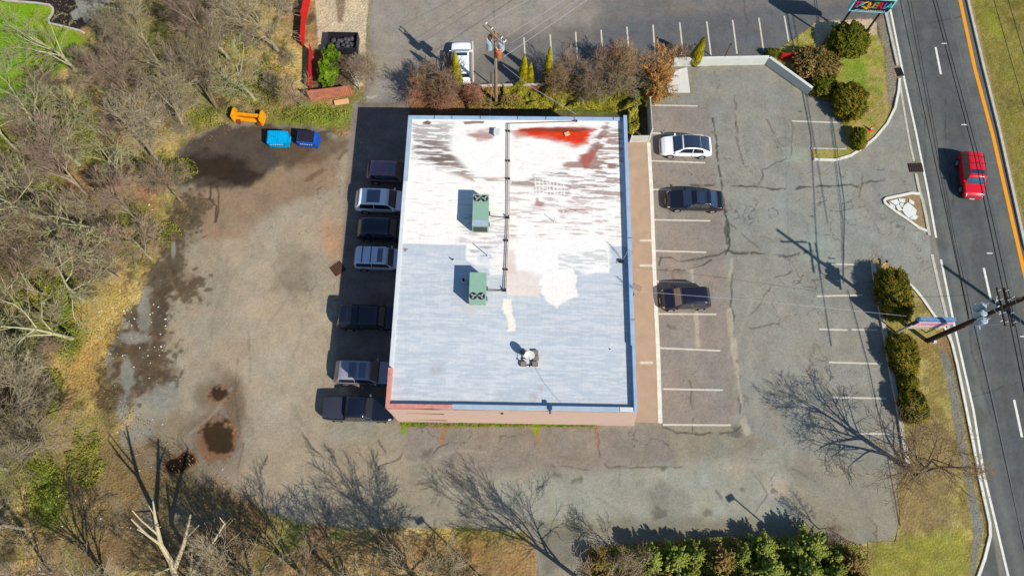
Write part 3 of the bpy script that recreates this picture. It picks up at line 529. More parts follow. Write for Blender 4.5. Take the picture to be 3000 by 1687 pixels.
# roof sheet
ru, rv = np.meshgrid(np.linspace(0, 1, 330), np.linspace(0, 1, 430))
ins_ = .22
def bil(u, v): 
    c = [np.array(k) for k in (SW, SE, NE, NW)]
    return [(c[0][i]*(1-u)+c[1][i]*u)*(1-v)+(c[3][i]*(1-u)+c[2][i]*u)*v for i in (0, 1)]
u_ = .012+ru*.976; v2 = .010+rv*.982; RX, RY = bil(u_, v2); rpx, rpy = proj(RX, RY, HR)
r = Canvas(RX, RY, rpx, rpy, (.45, 2.0)); WH = C(255, 252, 248)
r.fill(WH); r.c[..., 3] = .75
BL = C(200, 209, 219)
st = fbm(RX*.28, RY*3.2, .5, 4, 400); st2 = fbm(RX*.5, RY*2.5, .9, 4, 410); br = fbm(RX*.35, RY*2.6, .35, 4, 420)
def streak(pts, col, thr, a, soft=8, fld=st, wd=.08):
    idx = r.sub(pts, soft); d = r.sdist(idx, pts); al = sstep(-soft, soft, d)*sstep(thr-wd, thr+wd, fld[idx])*a; r.put(idx, al, col)
blue = [(975, 612), (1172, 617), (1172, 655), (1196, 668), (1226, 672), (1236, 690), (1272, 690), (1276, 742), (1352, 746), (1362, 715), (1380, 680), (1420, 665), (1470, 690), (1520, 680), (1532, 684), (1534, 620), (1600, 620), (1620, 1060), (950, 1060)]
r.poly(blue, BL, 2, 3, .8, tex=.10, texs=2.5, seed=401)
for k in range(16):      # seam shading of the membrane
    y = 640+k*25; r.line([(960, y), (1620, y+6)], 1.3, C(168, 182, 204), .30, 1.3, 2, 2, 440+k, brk=.3); r.line([(960, y+3), (1620, y+9)], 1.3, C(222, 230, 238), .35, 1.3, 2, 2, 460+k, brk=.3)
streak([(980, 620), (1600, 700), (1600, 1020), (980, 1020)], C(180, 194, 212), .60, .30, fld=st2)
streak([(980, 620), (1600, 700), (1600, 1020), (980, 1020)], C(228, 229, 232), .54, .55, fld=br)
r.poly([(1362, 690), (1440, 655), (1452, 700), (1452, 745), (1425, 757), (1402, 776), (1382, 770), (1360, 735)], C(255, 251, 246), 3, 9, .6, seed=402)
r.poly([(1275, 660), (1350, 670), (1356, 746), (1276, 744)], C(240, 222, 212), 3, 6, .6, a=.75, seed=403)
r.poly([(1268, 752), (1284, 754), (1288, 790), (1298, 806), (1296, 832), (1278, 832), (1276, 800), (1264, 775)], C(255, 246, 234), 2, 6, .5, seed=404)
r.poly([(1200, 620), (1240, 628), (1235, 668), (1200, 664)], C(220, 226, 236), 6, 6, .8, a=.7, seed=405)
r.poly([(1274, 630), (1300, 630), (1300, 690), (1274, 690)], C(232, 212, 204), 4, 4, .8, a=.7, seed=406)
r.poly([(1530, 620), (1575, 620), (1575, 690), (1534, 684)], BL, 3, 4, .6, seed=407)
BRN = C(128, 100, 90)
for k in range(70):      # fine ribs of the membrane laps
    x = 985+k*9; idx = r.sub([(x-3, 600), (x+6, 1040)], 2); al = sstep(2.0, .3, np.abs(r.px[idx]-x-(r.py[idx]-600)*.002*(x-1290)/100))*.13*sstep(.4, .6, vnoise(r.X[idx], r.Y[idx], 1.2, k)); r.put(idx, al, C(170, 186, 208))
r.poly([(1290, 600), (1530, 600), (1535, 640), (1528, 684), (1470, 688), (1420, 664), (1380, 682), (1356, 690), (1300, 676)], C(255, 252, 250), 8, 10, .8, a=.95, seed=390)  # bright glare painted in white across the middle of the roof
# dirt streaks
streak([(1035, 305), (1140, 310), (1130, 380), (1036, 400)], C(150, 138, 130), .50, .7, 10, br)
streak([(1040, 345), (1110, 350), (1150, 400), (1050, 420)], C(120, 100, 92), .54, .8, 10, st)
r.poly([(1074, 304), (1084, 308), (1080, 313), (1062, 311)], C(120, 100, 90), 1.5, 3, .4, seed=408)
r.poly([(1165, 306), (1190, 304), (1218, 306), (1216, 312), (1190, 311), (1170, 313)], C(150, 130, 115), 1.5, 2, .4, seed=409)
streak([(1060, 375), (1120, 372), (1190, 440), (1170, 445), (1100, 425)], C(118, 95, 88), .44, .85, 10, st)
streak([(1155, 440), (1200, 447), (1280, 448), (1280, 462), (1200, 462)], C(178, 140, 124), .46, .8, 5, br)
r.poly([(1172, 334), (1240, 325), (1243, 350), (1200, 356)], C(184, 138, 130), 6, 10, .5, a=.85, seed=411, tex=.25, texs=.4)
r.poly([(1296, 330), (1340, 323), (1440, 322), (1500, 327), (1482, 345), (1480, 362), (1452, 368), (1400, 354), (1330, 344)], C(214, 120, 104), 9, 14, .6, seed=412, tex=.2, texs=.4); r.poly([(1306, 328), (1340, 324), (1440, 324), (1496, 328), (1474, 345), (1472, 356), (1450, 360), (1400, 347), (1330, 338)], C(226, 62, 24), 5, 9, .5, seed=412, tex=.25, texs=.4)
r.poly([(1285, 330), (1340, 322), (1425, 321), (1502, 326), (1450, 333), (1340, 331)], C(130, 62, 42), 3, 4, .5, a=.85, seed=413)
r.poly([(1280, 330), (1320, 333), (1330, 345), (1300, 350)], C(205, 130, 120), 5, 6, .5, a=.7, seed=414)
r.poly([(1515, 318), (1530, 312), (1532, 330), (1515, 350), (1505, 380), (1510, 425), (1490, 428), (1430, 420), (1420, 416), (1450, 405), (1490, 370), (1505, 345)], C(160, 118, 108), 5, 15, .5, a=.85, seed=415, tex=.25, texs=.4)
r.poly([(1450, 400), (1490, 375), (1500, 385), (1480, 425), (1470, 425)], C(180, 74, 56), 4, 6, .5, a=.7, seed=416)
streak([(1340, 440), (1440, 420), (1560, 400), (1565, 500), (1345, 500)], C(150, 125, 118), .50, .8, 6, br)
streak([(1285, 450), (1345, 450), (1345, 470), (1285, 466)], C(140, 112, 102), .45, .8, 5, st)
streak([(1280, 470), (1565, 470), (1565, 600), (1280, 600)], C(196, 166, 160), .61, .65, 8, br)
streak([(1490, 340), (1565, 320), (1568, 420), (1500, 430)], C(150, 112, 100), .52, .8, 8, br)
streak([(1170, 540), (1275, 540), (1275, 640), (1150, 620)], C(190, 180, 190), .52, .6, 8, br)
streak([(1180, 620), (1240, 620), (1240, 650), (1180, 650)], C(150, 135, 120), .60, .7, 8, br)
streak([(1020, 450), (1560, 450), (1560, 600), (1020, 600)], C(214, 196, 190), .70, .5, 8, br)
streak([(1290, 345), (1470, 365), (1400, 420), (1300, 430)], C(225, 205, 198), .66, .45, 8, br)
r.poly([(1350, 500), (1368, 512), (1360, 520), (1346, 516)], C(170, 115, 105), 3, 5, .4, a=.8, seed=417)
r.poly([(1405, 528), (1480, 524), (1478, 534), (1410, 536)], C(175, 120, 112), 4, 6, .4, a=.7, seed=418)
for k in range(9): r.line([(1345+k*9+random.random()*4, 446+random.random()*8), (1349+k*9, 492)], 1.6, WH, .9, 1.2, 2, .4, 480+k)
for k in range(14): r.line([(1285+random.random()*240, 430+random.random()*160), (1300+random.random()*260, 470+random.random()*130)], 1.4, WH, .7, 1.2, 3, .4, 500+k)
r.line([(1318, 560), (1348, 600)], 16, WH, .9, 5)
streak([(1405, 640), (1530, 625), (1530, 675), (1405, 678)], C(205, 210, 208), .50, .8, 5, br)
r.poly([(1014, 624), (1026, 626), (1018, 634)], C(150, 125, 110), 1.5, 1, seed=419)
r.line([(1022, 292), (990, 700), (975, 1010)], 10, C(236, 242, 240), .7, 6, 2)
r.ell(1100, 930, 16, 12, C(185, 182, 186), .6, .5, .5, .6, 420); r.ell(1340, 1000, 12, 14, C(190, 185, 190), .6, .5, .5, .6, 421); r.ell(1360, 975, 7, 7, C(180, 175, 182), .5, .5, .5, .6, 422)
r.ell(1018, 985, 20, 8, C(190, 195, 205), .6, .5, .5, .6, 423); r.ell(1180, 768, 16, 20, C(214, 206, 208), .6, .5, .5, .6, 424)
r.line([(1340, 912), (1366, 960), (1398, 1000), (1410, 1012)], 1.2, C(120, 120, 130), .7, 1)
RZ = (fbm(RX, RY, 1.2, 3, 430)-.5)*.03+HR
roofo = sheet_np('roof', RX-ctr.x, RY-ctr.y, RZ, r.c, np.ones((429, 329), bool), M['roof'], bld)
# parapets
def para(a, b, wd, h0, h1, m_, inward, name='parapet'):
    a, b = Vector(a), Vector(b); d = (b-a).normalized(); n_ = Vector((-d.y, d.x, 0))*inward; c = (a+b)/2+n_*wd/2; rz = math.atan2(d.y, d.x)
    return MB().box(L((c.x, c.y, (h0+h1)/2)), ((b-a).length, wd, h1-h0), rz, bev=.02).build(name, M[m_], bld)
def lp(a, b, t_): return a+(b-a)*t_
para(SW, lp(SW, SE, .265), .30, HR-.3, HP+.03, 'redbrick', 1); para(lp(SW, SE, .265), lp(SW, SE, .93), .34, HR-.3, HP, 'metal_l', 1); para(lp(SW, SE, .932), SE, .34, HR-.3, HP-.02, 'metal_w', 1)
para(SE, lp(SE, NE, .2), .22, HR-.3, HP+.05, 'coping', 1); para(lp(SE, NE, .2), NE, .30, HR-.3, HP+.05, 'coping', 1)
para(NE, NW, .30, HR-.3, HR+.14, 'coping', 1)
para(NW, lp(NW, SW, .25), .36, HR-.3, HR+.12, 'metal_l', 1); para(lp(NW, SW, .25), lp(NW, SW, .88), .30, HR-.3, HR+.10, 'metal_w', 1); para(lp(NW, SW, .88), SW, .30, HR-.3, HP+.02, 'redbrick', 1)
jb = MB()
for t_ in (.12, .2, .33, .5, .63, .76, .94): q = lp(NW, NE, t_); jb.box(L((q.x, q.y-.15, HR+.148)), (.05, .3, .01))
for t_ in (.45, .72): q = lp(NE, SE, t_); jb.box(L((q.x-.1, q.y, HP+.055)), (.3, .05, .01))
jb.split('coping_joint', M['dark'], bld)
q = P(1384, 1025, HP); MB().box(L((q.x, q.y+.05, HP+.06)), (.28, .42, .12)).tube(L((q.x, q.y-.1, HP+.05)), L((q.x, q.y-.45, HP+.02)), .07).build('scupper', mat('scupper_blue', C(60, 80, 120), .6), bld)
# ------------------------------------------------------------------ on the roof
def hvac(label, x0, y0, x1, y1, fan_north):
    hh = 1.45; a = P(x0, y1, HR+hh); b = P(x1, y0, HR+hh); c = (a+b)/2; wx, wy = b.x-a.x, b.y-a.y
    t_ = thing('rooftop_hvac_unit', label, 'air conditioner', (c.x, c.y, HR+.02), R(1.7), 'green rooftop air conditioners')
    MB().box((0, 0, .12), (wx*.92, wy*.94, .2)).build('base_rail', M['dark'], t_)
    MB().box((0, 0, .22+(hh-.22)/2), (wx, wy, hh-.22), bev=.03).build('casing', M['hvac'], t_)
    s_ = 1 if fan_north else -1
    MB().box((0, -s_*wy*.5-.003, .75), (wx*.86, .03, .9)).build('grille', M['hvacd'], t_)
    if fan_north: MB().box((0, -wy*.41, hh+.012), (wx*.98, wy*.17, .03)).build('hood_panel', M['metal_l'], t_)
    for k in (-1, 1):
        fc = (k*wx*.235, s_*wy*.36, hh); rad = wx*.215
        f = MB().tube((fc[0], fc[1], hh-.01), (fc[0], fc[1], hh+.05), rad, n=24).build('fan_guard', M['dark'], t_)
        bl_ = MB()
        for j in range(3):
            an = j*math.pi*2/3+.6+k*.3; bl_.box((fc[0]+math.cos(an)*rad*.45, fc[1]+math.sin(an)*rad*.45, hh+.058), (rad*.75, rad*.42, .012), an)
        bl_.tube((fc[0], fc[1], hh+.05), (fc[0], fc[1], hh+.085), rad*.2).build('fan_blades', M['fan'], f)
    mb = MB(); mb.box((wx*.5+.05, .1, .6), (.1, .25, .35)).box((wx*.5+.04, -wy*.3, .5), (.08, .15, .5)).split('control_box', M['hvacd'], t_)
hvac('green air conditioner with two fans at its north end, nearer the red stain', 1186, 490, 1231.5, 567, True)
hvac('green air conditioner with two fans at its south end, on the blue roof', 1178, 686, 1225, 754, False)
pc = thing('rooftop_gas_pipe', 'rusty double gas pipe running down the middle of the white roof', 'pipe', P(1274, 520, HR))
def pl(*pts): return [P(x, y, HR+z)-pc.location for x, y, z in pts]
pp = MB(); q = pl((1276, 311, .12), (1275, 549, .12), (1270, 678, .12), (1267.5, 732, .12))
for a, b in zip(q[:-1], q[1:]): pp.tube(a, b, .030)
pp.build('main_pipe', M['pipe'], pc)
pp = MB(); q = pl((1281, 312, .12), (1281, 545, .12), (1275, 678, .12), (1273, 732, .12))
for a, b in zip(q[:-1], q[1:]): pp.tube(a, b, .020)
q = pl((1276, 311, .12), (1446, 306, .12), (1447, 300, .1)); pp.tube(q[0], q[1], .035).tube(q[1], q[2], .05)
q = pl((1235, 545, .3), (1275, 548, .12)); pp.tube(q[0], q[1], .03); q = pl((1228, 732, .3), (1268, 731, .12)); pp.tube(q[0], q[1], .035); q = pl((1236, 560, .2), (1275, 550, .12)); pp.tube(q[0], q[1], .015)
pp.build('branch_pipe', M['pipe'], pc)
pp = MB()
for x, y, z in [(1278, 330, .05), (1278, 405, .05), (1278, 450, .05), (1276, 548, .1), (1273, 605, .05), (1272, 678, .05), (1268, 731, .1), (1447, 305, .05)]: 
    pp = MB(); q = P(x, y, HR+z)-pc.location; pp.box(q, (.36, .12, .14)); pp.tube(q, q+Vector((.1, .05, .35 if z > .06 else .1)), .05); pp.build('pipe_support', M['dark'], pc)
q = P(1250, 338, HR); t_ = thing('roof_vent_hood', 'small white box vent near the north edge of the roof', 'vent', q)
MB().box((0, 0, .2), (.42, .5, .4), bev=.02).build('hood', M['metal_w'], t_); MB().box((0, 0, .43), (.5, .58, .05)).build('cap', M['whitewall'], t_)
q = P(1426, 338, HR); t_ = tag(MB().box((0, 0, .06), (.42, .34, .1), R(25), bev=.02).build('roof_board', M['board']), 'small tan block lying in the red stain on the roof', 'block'); t_.location = q
def vpipe(label, x, y, h, r_, m_):
    t_ = thing('vent_pipe', label, 'pipe', P(x, y, HR)); MB().tube((0, 0, 0), (0, 0, h), r_).build('pipe', M[m_], t_); MB().tube((0, 0, -.01), (0, 0, .08), r_*2.2, r_*1.3).build('flashing', M['metal_w'], t_)
vpipe('thin upright pipe between the two green air conditioners', 1227, 644, 1.35, .035, 'metal_w'); vpipe('thin upright pipe in the streaked roof area right of the first air conditioner', 1394, 558, .9, .022, 'metal_w')
vpipe('short dark vent pipe in the shadow beside the second air conditioner', 1166, 706, .35, .1, 'trim'); vpipe('small vent pipe by the shadow tip of the second air conditioner', 1140, 655, .35, .05, 'dark')
vpipe('tiny pipe stub on the blue roof near the east edge', 1535, 879, .12, .035, 'trim')
t_ = thing('satellite_dish', 'white oval satellite dish on a square frame weighed down with blocks', 'satellite dish', P(1331, 902, HR), R(2))
MB().box((0, .5, .05), (1.3, .06, .06)).box((0, -.5, .05), (1.3, .06, .06)).box((-.5, 0, .05), (.06, 1.2, .06)).box((.5, 0, .05), (.06, 1.2, .06)).box((0, 0, .05), (1.2, .05, .06)).build('base_frame', M['trim'], t_)
blk = mat('ballast_block', C(140, 128, 118), .95, var=.15)
for x, y in [(-.42, .44), (.46, .42), (-.42, -.44), (.44, -.44), (.5, 0)]: MB().box((x, y, .16), (.42, .36, .18), bev=.01).build('ballast_block', blk, t_)
MB().tube((0, 0, .05), (0, 0, .95), .035).tube((0, .5, .08), (0, 0, .7), .02).build('mast', M['trim'], t_)
dm = MB(); rr_ = bmesh.ops.create_uvsphere(dm.bm, u_segments=28, v_segments=12, radius=.62); bmesh.ops.delete(dm.bm, geom=[v for v in dm.bm.verts if v.co.z > -.44], context='VERTS')
bmesh.ops.transform(dm.bm, matrix=Matrix.Translation((0, -.08, 1.2)) @ Matrix.Rotation(R(48), 4, 'X') @ Matrix.Scale(1.25, 4) @ Matrix.Translation((0, 0, .45)), verts=dm.bm.verts[:]); dm.build('dish', M['whitewall'], t_, True)
MB().tube((0, -.1, 1.0), (0, -.75, 1.0), .015).box((0, -.78, 1.0), (.1, .1, .1)).build('feed_arm', M['dark'], t_)
def antenna(label, x, y, h, lean):
    t_ = thing('roof_antenna', label, 'antenna', P(x, y, HR))
    top_ = Vector((lean[0], lean[1], h)); MB().tube((0, 0, 0), top_, .022, n=6).build('mast', M['wirel'], t_)
    k = MB(); 
    for j in range(4): a = Vector((lean[0], lean[1], 0))*(.5+.13*j)+Vector((0, 0, h*(.5+.13*j))); k.tube(a+Vector((-.35, .2, 0)), a+Vector((.35, -.2, 0)), .012, n=5)
    k.tube(Vector((0, 0, .3)), Vector((-.5, -.3, .05)), .015, n=5).box((-.1, -.15, .15), (.3, .2, .25)).split('cross_rod', M['dark'], t_)
antenna('bent television antenna on the east edge of the roof', 1566, 655, 1.6, (.25, .35)); antenna('thin mast with service cable on the east parapet', 1592, 738, 1.5, (.15, .25))
# east walkway
o = MB().prism([(p.x, p.y) for p in W2([(1560, 352), (1633, 360), (1640, 480), (1648, 700), (1657, 900), (1664, 1064), (1590, 1062)])][::-1], 0, .14).build('sidewalk', mat('tan_walk', C(184, 160, 138), .9, var=.12, vscale=.8, bump=.15)); struct(o)
ke = W2([(1631, 361), (1638, 480), (1646, 700), (1655, 900), (1660, 1064)]); o = MB().strip(ke, .34, -.02, .155).build('walk_kerb', M['kerbw']); struct(o)
ps = MB()
for y, w_ in [(880+32, 8), (605, 5), (668, 5)]: a, b = P(1609, y, .15), P(1642, y, .15); ps.strip([a, b], .22, .15, .150)
ps.bm.verts.ensure_lookup_table(); o = ps.build('painted_strip_on_walk', M['paint']); struct(o); o.location.z = .004
# ------------------------------------------------------------------ walls and fences
def wallrun(name, label, cat, pts, h, th, m_, cap=None, capm='whitewall', h0=0.):
    b0 = P(*pts[0]); t_ = thing(name, label, cat, b0); q = [P(*p)-b0 for p in pts]
    MB().strip(q, th, h0-.05, h).build('panel', M[m_], t_)
    if cap: MB().strip(q, th+.06, h+.001, h+cap).build('cap', M[capm], t_)
    return t_
wallrun('garden_wall', 'long low white wall between the two parking lots', 'wall', [(1690, 166), (1800, 163), (1925, 161)], 1.05, .22, 'whitewall', .05)
wallrun('garden_wall', 'slanting low wall in its own shade running down to the shrubs', 'wall', [(1927, 162), (1980, 200), (2032, 238)], 1.05, .22, 'whitewall', .05)
wallrun('retaining_wall', 'brown concrete wall behind the parked white car and the conifers', 'wall', [(1180, 228), (1300, 225), (1500, 220)], .7, .2, 'pinkfence', .05, 'kerb')
def slats(name, label, cat, a, b, h, th, m_, n_):
    A_, B_ = P(*a), P(*b); t_ = thing(name, label, cat, A_); d = B_-A_; rz = math.atan2(d.y, d.x); k = MB()
    for i in range(n_): c = d*(i+.5)/n_; k.box((c.x, c.y, h/2), (d.length/n_*.8, th*.7, h), rz)
    k.build('slats', M[m_], t_); k = MB(); c = d/2
    for z in (h*.15, h*.85): k.box((c.x, c.y, z), (d.length, th*.4, .1), rz)
    k.build('rails', M[m_], t_); k = MB()
    for e in (Vector((0, 0, 0)), d): k.box((e.x, e.y, h/2+.04), (.12, .12, h+.08), rz)
    k.split('post', M[m_], t_); return t_
slats('white_fence', 'white slat fence closing the gap beside the building', 'fence', (1584, 360), (1630, 359), 1.25, .08, 'whitewall', 12)
slats('white_fence', 'tall white fence edge-on along the first parking bay', 'fence', (1632, 350), (1627, 272), 1.7, .08, 'whitewall', 22)
slats('red_fence', 'bright red wooden fence among the bare trees', 'fence', (784, -12), (768, 60), 1.7, .06, 'redfence', 24)
slats('red_fence', 'short red fence panel by the dark open container', 'fence', (768, 62), (764, 118), 1.4, .06, 'redfence', 20)
slats('red_fence', 'lower red fence running down to the faded fence', 'fence', (786, 134), (784, 226), 1.2, .06, 'redfence', 30)
slats('faded_fence', 'faded pink board fence at the edge of the grass', 'fence', (783, 252), (886, 240), 1.5, .06, 'pinkfence', 26)
slats('red_fence', 'low red fence behind the slanting white wall', 'fence', (1962, 150), (2030, 146), .9, .06, 'redfence', 24)
t_ = tag(MB().box((0, 0, .15), (1.35, .45, .25), R(14), bev=.03).build('wooden_board', M['board']), 'pale wooden board pile in the grass below the faded fence', 'board'); t_.location = P(860, 259)
# ------------------------------------------------------------------ dumpsters, plow, cone
def dumpster(label, x, y, body, lid, rz):
    t_ = thing('dumpster', label, 'dumpster', P(x, y), rz, 'dumpsters on the west lot')
    wx, wy, h = 1.85, 1.15, 1.25; k = MB(); bm = k.bm
    lo = [bm.verts.new(p) for p in [(-wx/2+.05, -wy/2+.12, .1), (wx/2-.05, -wy/2+.12, .1), (wx/2-.05, wy/2-.05, .1), (-wx/2+.05, wy/2-.05, .1)]]
    hi = [bm.verts.new(p) for p in [(-wx/2, -wy/2, h*.85), (wx/2, -wy/2, h*.85), (wx/2, wy/2, h), (-wx/2, wy/2, h)]]
    bm.faces.new(lo); bm.faces.new(hi)
    for i in range(4): bm.faces.new((lo[i], lo[(i+1) % 4], hi[(i+1) % 4], hi[i]))
    k.build('bin_body', M[body], t_)
    rot = Matrix.Rotation(math.atan2(h*.15, wy), 4, 'X'); k = MB()
    k.box((-.11, .05, h*.925+.05), (wx*.80, wy*.95, .06), rot=rot, bev=.02)
    for i in range(9): k.box((-.11-wx*.36+wx*.09*i, .05, h*.925+.09), (.05, wy*.9, .03), rot=rot)
    k.build('lid', M[lid], t_)
    k = MB(); k.box((wx*.5+.10, 0, h*.62), (.22, wy*.5, .16), bev=.03).box((-wx*.5-.03, 0, h*.55), (.08, wy*.5, .14)).build('fork_sleeve', M[body], t_)
    k = MB()
    for i in range(6): k.box((-.6+i*.2, -wy/2-.005+.03, h*.62), (.12, .02, .10))
    k.build('sticker', M['whitewall'], t_)
    k = MB()
    for a in (-1, 1):
        for b in (-1, 1): k.tube((a*.7, b*.4, .12), (a*.7+.04, b*.4, .12), .1, n=10)
    k.split('castor', M['tyre'], t_)
dumpster('bright cyan dumpster with cyan lid on the wet asphalt', 707, 362, 'cyan', 'cyan', R(2)); dumpster('dark blue dumpster with black ribbed lid', 781, 362, 'blue', 'lid', R(-3))
t_ = thing('snow_pusher', 'orange snow pusher blade lying at the edge of the woods', 'snow plow', P(630, 302), R(-4))
MB().box((0, .1, .45), (2.5, .12, .75), rot=Matrix.Rotation(R(20), 4, 'X')).box((0, -.12, .16), (2.5, .35, .1)).box((0, .06, .84), (2.5, .22, .1)).build('blade', M['orange'], t_)
for s_ in (-1, 1):
    k = MB(); k.prism([(s_*1.32-.06, -.55), (s_*1.32+.06, -.55), (s_*1.32+.12, 0), (s_*1.32+.06, .6), (s_*1.32-.06, .6)], .05, .95).box((s_*1.32, 0, .98), (.3, .9, .06)).build('end_plate', M['orange'], t_)
MB().box((-.95, -.42, .2), (.3, .35, .3)).box((1.0, -.42, .2), (.3, .35, .3)).split('bracket', M['rust'], t_)
for s_ in (-.8, -.4, 0, .4, .8): MB().box((s_, .22, .45), (.06, .1, .7)).build('rib', M['orange'], t_)
t_ = thing('traffic_cone', 'orange traffic cone lying tilted on the grass verge', 'traffic cone', P(2189, 328), 0)
MB().box((0, 0, .03), (.4, .4, .05)).build('base', M['cone'], t_); MB().tube((0, 0, .05), (-.12, .1, .62), .15, .03, 14).build('cone', M['cone'], t_); MB().tube((-.05, .04, .28), (-.075, .06, .4), .112, .088, 14).build('reflective_band', M['whitewall'], t_)
t_ = thing('open_skip', 'dark open refuse container under the bare branches by the concrete pad', 'skip', P(866, 118), R(2))
k = MB(); 
for c, d in [((0, -.9, .5), (2.9, .07, 1)), ((0, .9, .5), (2.9, .07, 1)), ((-1.42, 0, .5), (.07, 1.75, 1)), ((1.42, 0, .5), (.07, 1.75, 1)), ((0, 0, .06), (2.8, 1.7, .08))]: k.box(c, d)
k.build('container_shell', M['dark'], t_)
k = MB(); random.seed(3)
for i in range(26): k.ball((random.uniform(-1.1, 1.1), random.uniform(-.6, .6), random.uniform(.3, .6)), random.uniform(.2, .32), 1, (1, 1, .7))
k.build('rubbish_bags', mat('bags', C(95, 88, 100), .45, var=.4, vscale=1.5, col2=C(60, 72, 60)), t_, True)
# ------------------------------------------------------------------ cars
PROF = {  # fraction from rear, top height, half width of top
 'suv': dict(T=[(0, .50), (.015, .60), (.045, .68), (.10, .945), (.16, .985), (.35, 1), (.56, .985), (.615, .95), (.745, .63), (.80, .60), (.93, .545), (.975, .47), (1, .38)], B=.60, g=(.05, .10, .62, .74), tw=.80),
 'boxy': dict(T=[(0, .52), (.01, .62), (.025, .72), (.06, .96), (.12, .99), (.35, 1), (.58, .99), (.635, .955), (.73, .64), (.78, .62), (.94, .57), (.98, .48), (1, .38)], B=.60, g=(.028, .06, .64, .728), tw=.84),
 'sedan': dict(T=[(0, .45), (.015, .60), (.05, .69), (.13, .72), (.27, .955), (.34, .99), (.45, 1), (.53, .98), (.565, .94), (.72, .69), (.76, .67), (.93, .57), (.98, .47), (1, .36)], B=.66, g=(.135, .26, .575, .715), tw=.74),
 'cross': dict(T=[(0, .45), (.015, .58), (.05, .68), (.12, .80), (.25, .95), (.38, 1), (.50, .99), (.58, .94), (.755, .64), (.80, .60), (.92, .53), (.975, .44), (1, .34)], B=.62, g=(.06, .18, .59, .75), tw=.76),
 'pickup': dict(T=[(0, .50), (.01, .60), (.03, .62), (.30, .625), (.335, .64), (.36, .94), (.40, .985), (.50, 1), (.585, .98), (.615, .95), (.71, .66), (.75, .64), (.95, .60), (.985, .50), (1, .38)], B=.62, g=(.337, .36, .62, .70), tw=.80)}
def car(name, label, pos, heading, Lc, Wc, Hc, kind, paint, roofglass=None, rails=False, sunroof=(), tonneau=False, plain_rim=True, group=None):
    pr = PROF[kind]; t_ = thing(name, label, 'pickup truck' if kind == 'pickup' else 'car', pos, heading, group)
    N = 48; us = np.unique(np.concatenate([np.linspace(0, 1, N), [k[0] for k in pr['T']]])); Tt = np.interp(us, *zip(*pr['T']))
    Ts = np.convolve(np.pad(Tt, 1, mode='edge'), [.2, .6, .2], 'valid')*Hc
    hw = Wc/2*np.interp(us, [0, .02, .08, .2, .5, .8, .93, .98, 1], [.84, .90, .965, .99, 1, .985, .93, .84, .74]); Bh = pr['B']*Hc
    g0, g1, g2, g3 = pr['g']
    def sec(u):
        T = np.interp(u, us, Ts); W_ = np.interp(u, us, hw); B_ = min(Bh, T-.06*Hc*.6); up = np.clip((T-Bh*1.04)/(Hc-Bh*1.04), 0, 1)
        TW = W_*(.93*(1-up)+pr['tw']*up)
        return np.array([(W_*.88, .17*Hc), (W_*.985, .26*Hc), (W_, .40*Hc), (W_*.99, min(.52*Hc, B_-.01)), (W_*.965, B_), (W_*.95*(1-up)+(W_*.95*.45+TW*.55)*up, B_+(T-B_)*.5), (TW, T-.045*Hc*(.4+.6*up)), (TW*.93, T-.016*Hc), (TW*.6, T-.002), (0, T+.012)])
    def S(u, t):
        s_ = sec(min(max(u, 0), 1)); i = int(min(8, math.floor(abs(t)))); f = abs(t)-i; p = s_[i]*(1-f)+s_[i+1]*f; return Vector((-Lc/2+u*Lc, p[0]*(1 if t >= 0 else -1), p[1]))
    bm = MB().bm; ring = list(range(10)); rows = []
    for u in us:
        row = [bm.verts.new(S(u, t)) for t in (list(np.arange(0, 9)) )]+[bm.verts.new(S(u, 9))]+[bm.verts.new(Vector((1, -1, 1))*S(u, t)) for t in range(8, -1, -1)]
        rows.append(row)
    for a, b in zip(rows[:-1], rows[1:]):
        for i in range(len(a)): bm.faces.new((a[i], b[i], b[(i+1) % len(a)], a[(i+1) % len(a)]))
    bm.faces.new(rows[0]); bm.faces.new(rows[-1][::-1])
    mb = MB(); mb.bm.free(); mb.bm = bm; mb.build('body', paint, t_, True)
    def patch(nm, u0, u1, t0, t1, m_, off=.012, nu=8, ntt=8, parent=None, sl=(0, 0), both=True):
        # both: mirrored across the centre as one sheet (roof, screens); else one side sign via t sign handled by caller
        k = MB(); 
        def sv(u, t, sgn):
            e = 1e-3; p = S(u, t); pu = S(min(u+.004, 1), t)-S(max(u-.004, 0), t); tt = min(t+.05, 9); pt = S(u, tt)-S(u, max(0, tt-.1)); n_ = pu.cross(pt); n_ = n_.normalized() if n_.length > 1e-9 else Vector((0, 0, 1))
            if n_.y < 0 and abs(n_.y) > .3: n_ = -n_
            elif n_.z < 0 and abs(n_.z) > .5: n_ = -n_
            p = p+n_*off
            return Vector((p.x, p.y*sgn, p.z))
        if both: cols = [(t0+(t1-t0)*j/ntt, 1) for j in range(ntt+1)]+([(t1-(t1-t0)*j/ntt, -1) for j in range(1, ntt+1)] if t1 >= 9 else [])
        else: cols = [(t0+(t1-t0)*j/ntt, both_s) for j in range(ntt+1)]
        gr = []
        for i in range(nu+1):
            rw = []
            for (t, sg) in cols:
                f = (t-t0)/max(1e-6, (t1-t0)); ua = u0+sl[0]*f; ub = u1+sl[1]*f
                rw.append(k.bm.verts.new(sv(ua+(ub-ua)*i/nu, t, sg)))
            gr.append(rw)
        for a, b in zip(gr[:-1], gr[1:]):
            for j in range(len(a)-1): k.bm.faces.new((a[j], b[j], b[j+1], a[j+1]))
        return k.build(nm, m_, parent or t_, True)
    gm = M['glass']
    patch('windshield', g2+.012, g3-.004, 6.9, 9, gm); patch('rear_window', g0+.004, g1-.004 if kind != 'cross' else g1, 7.0, 9, gm)
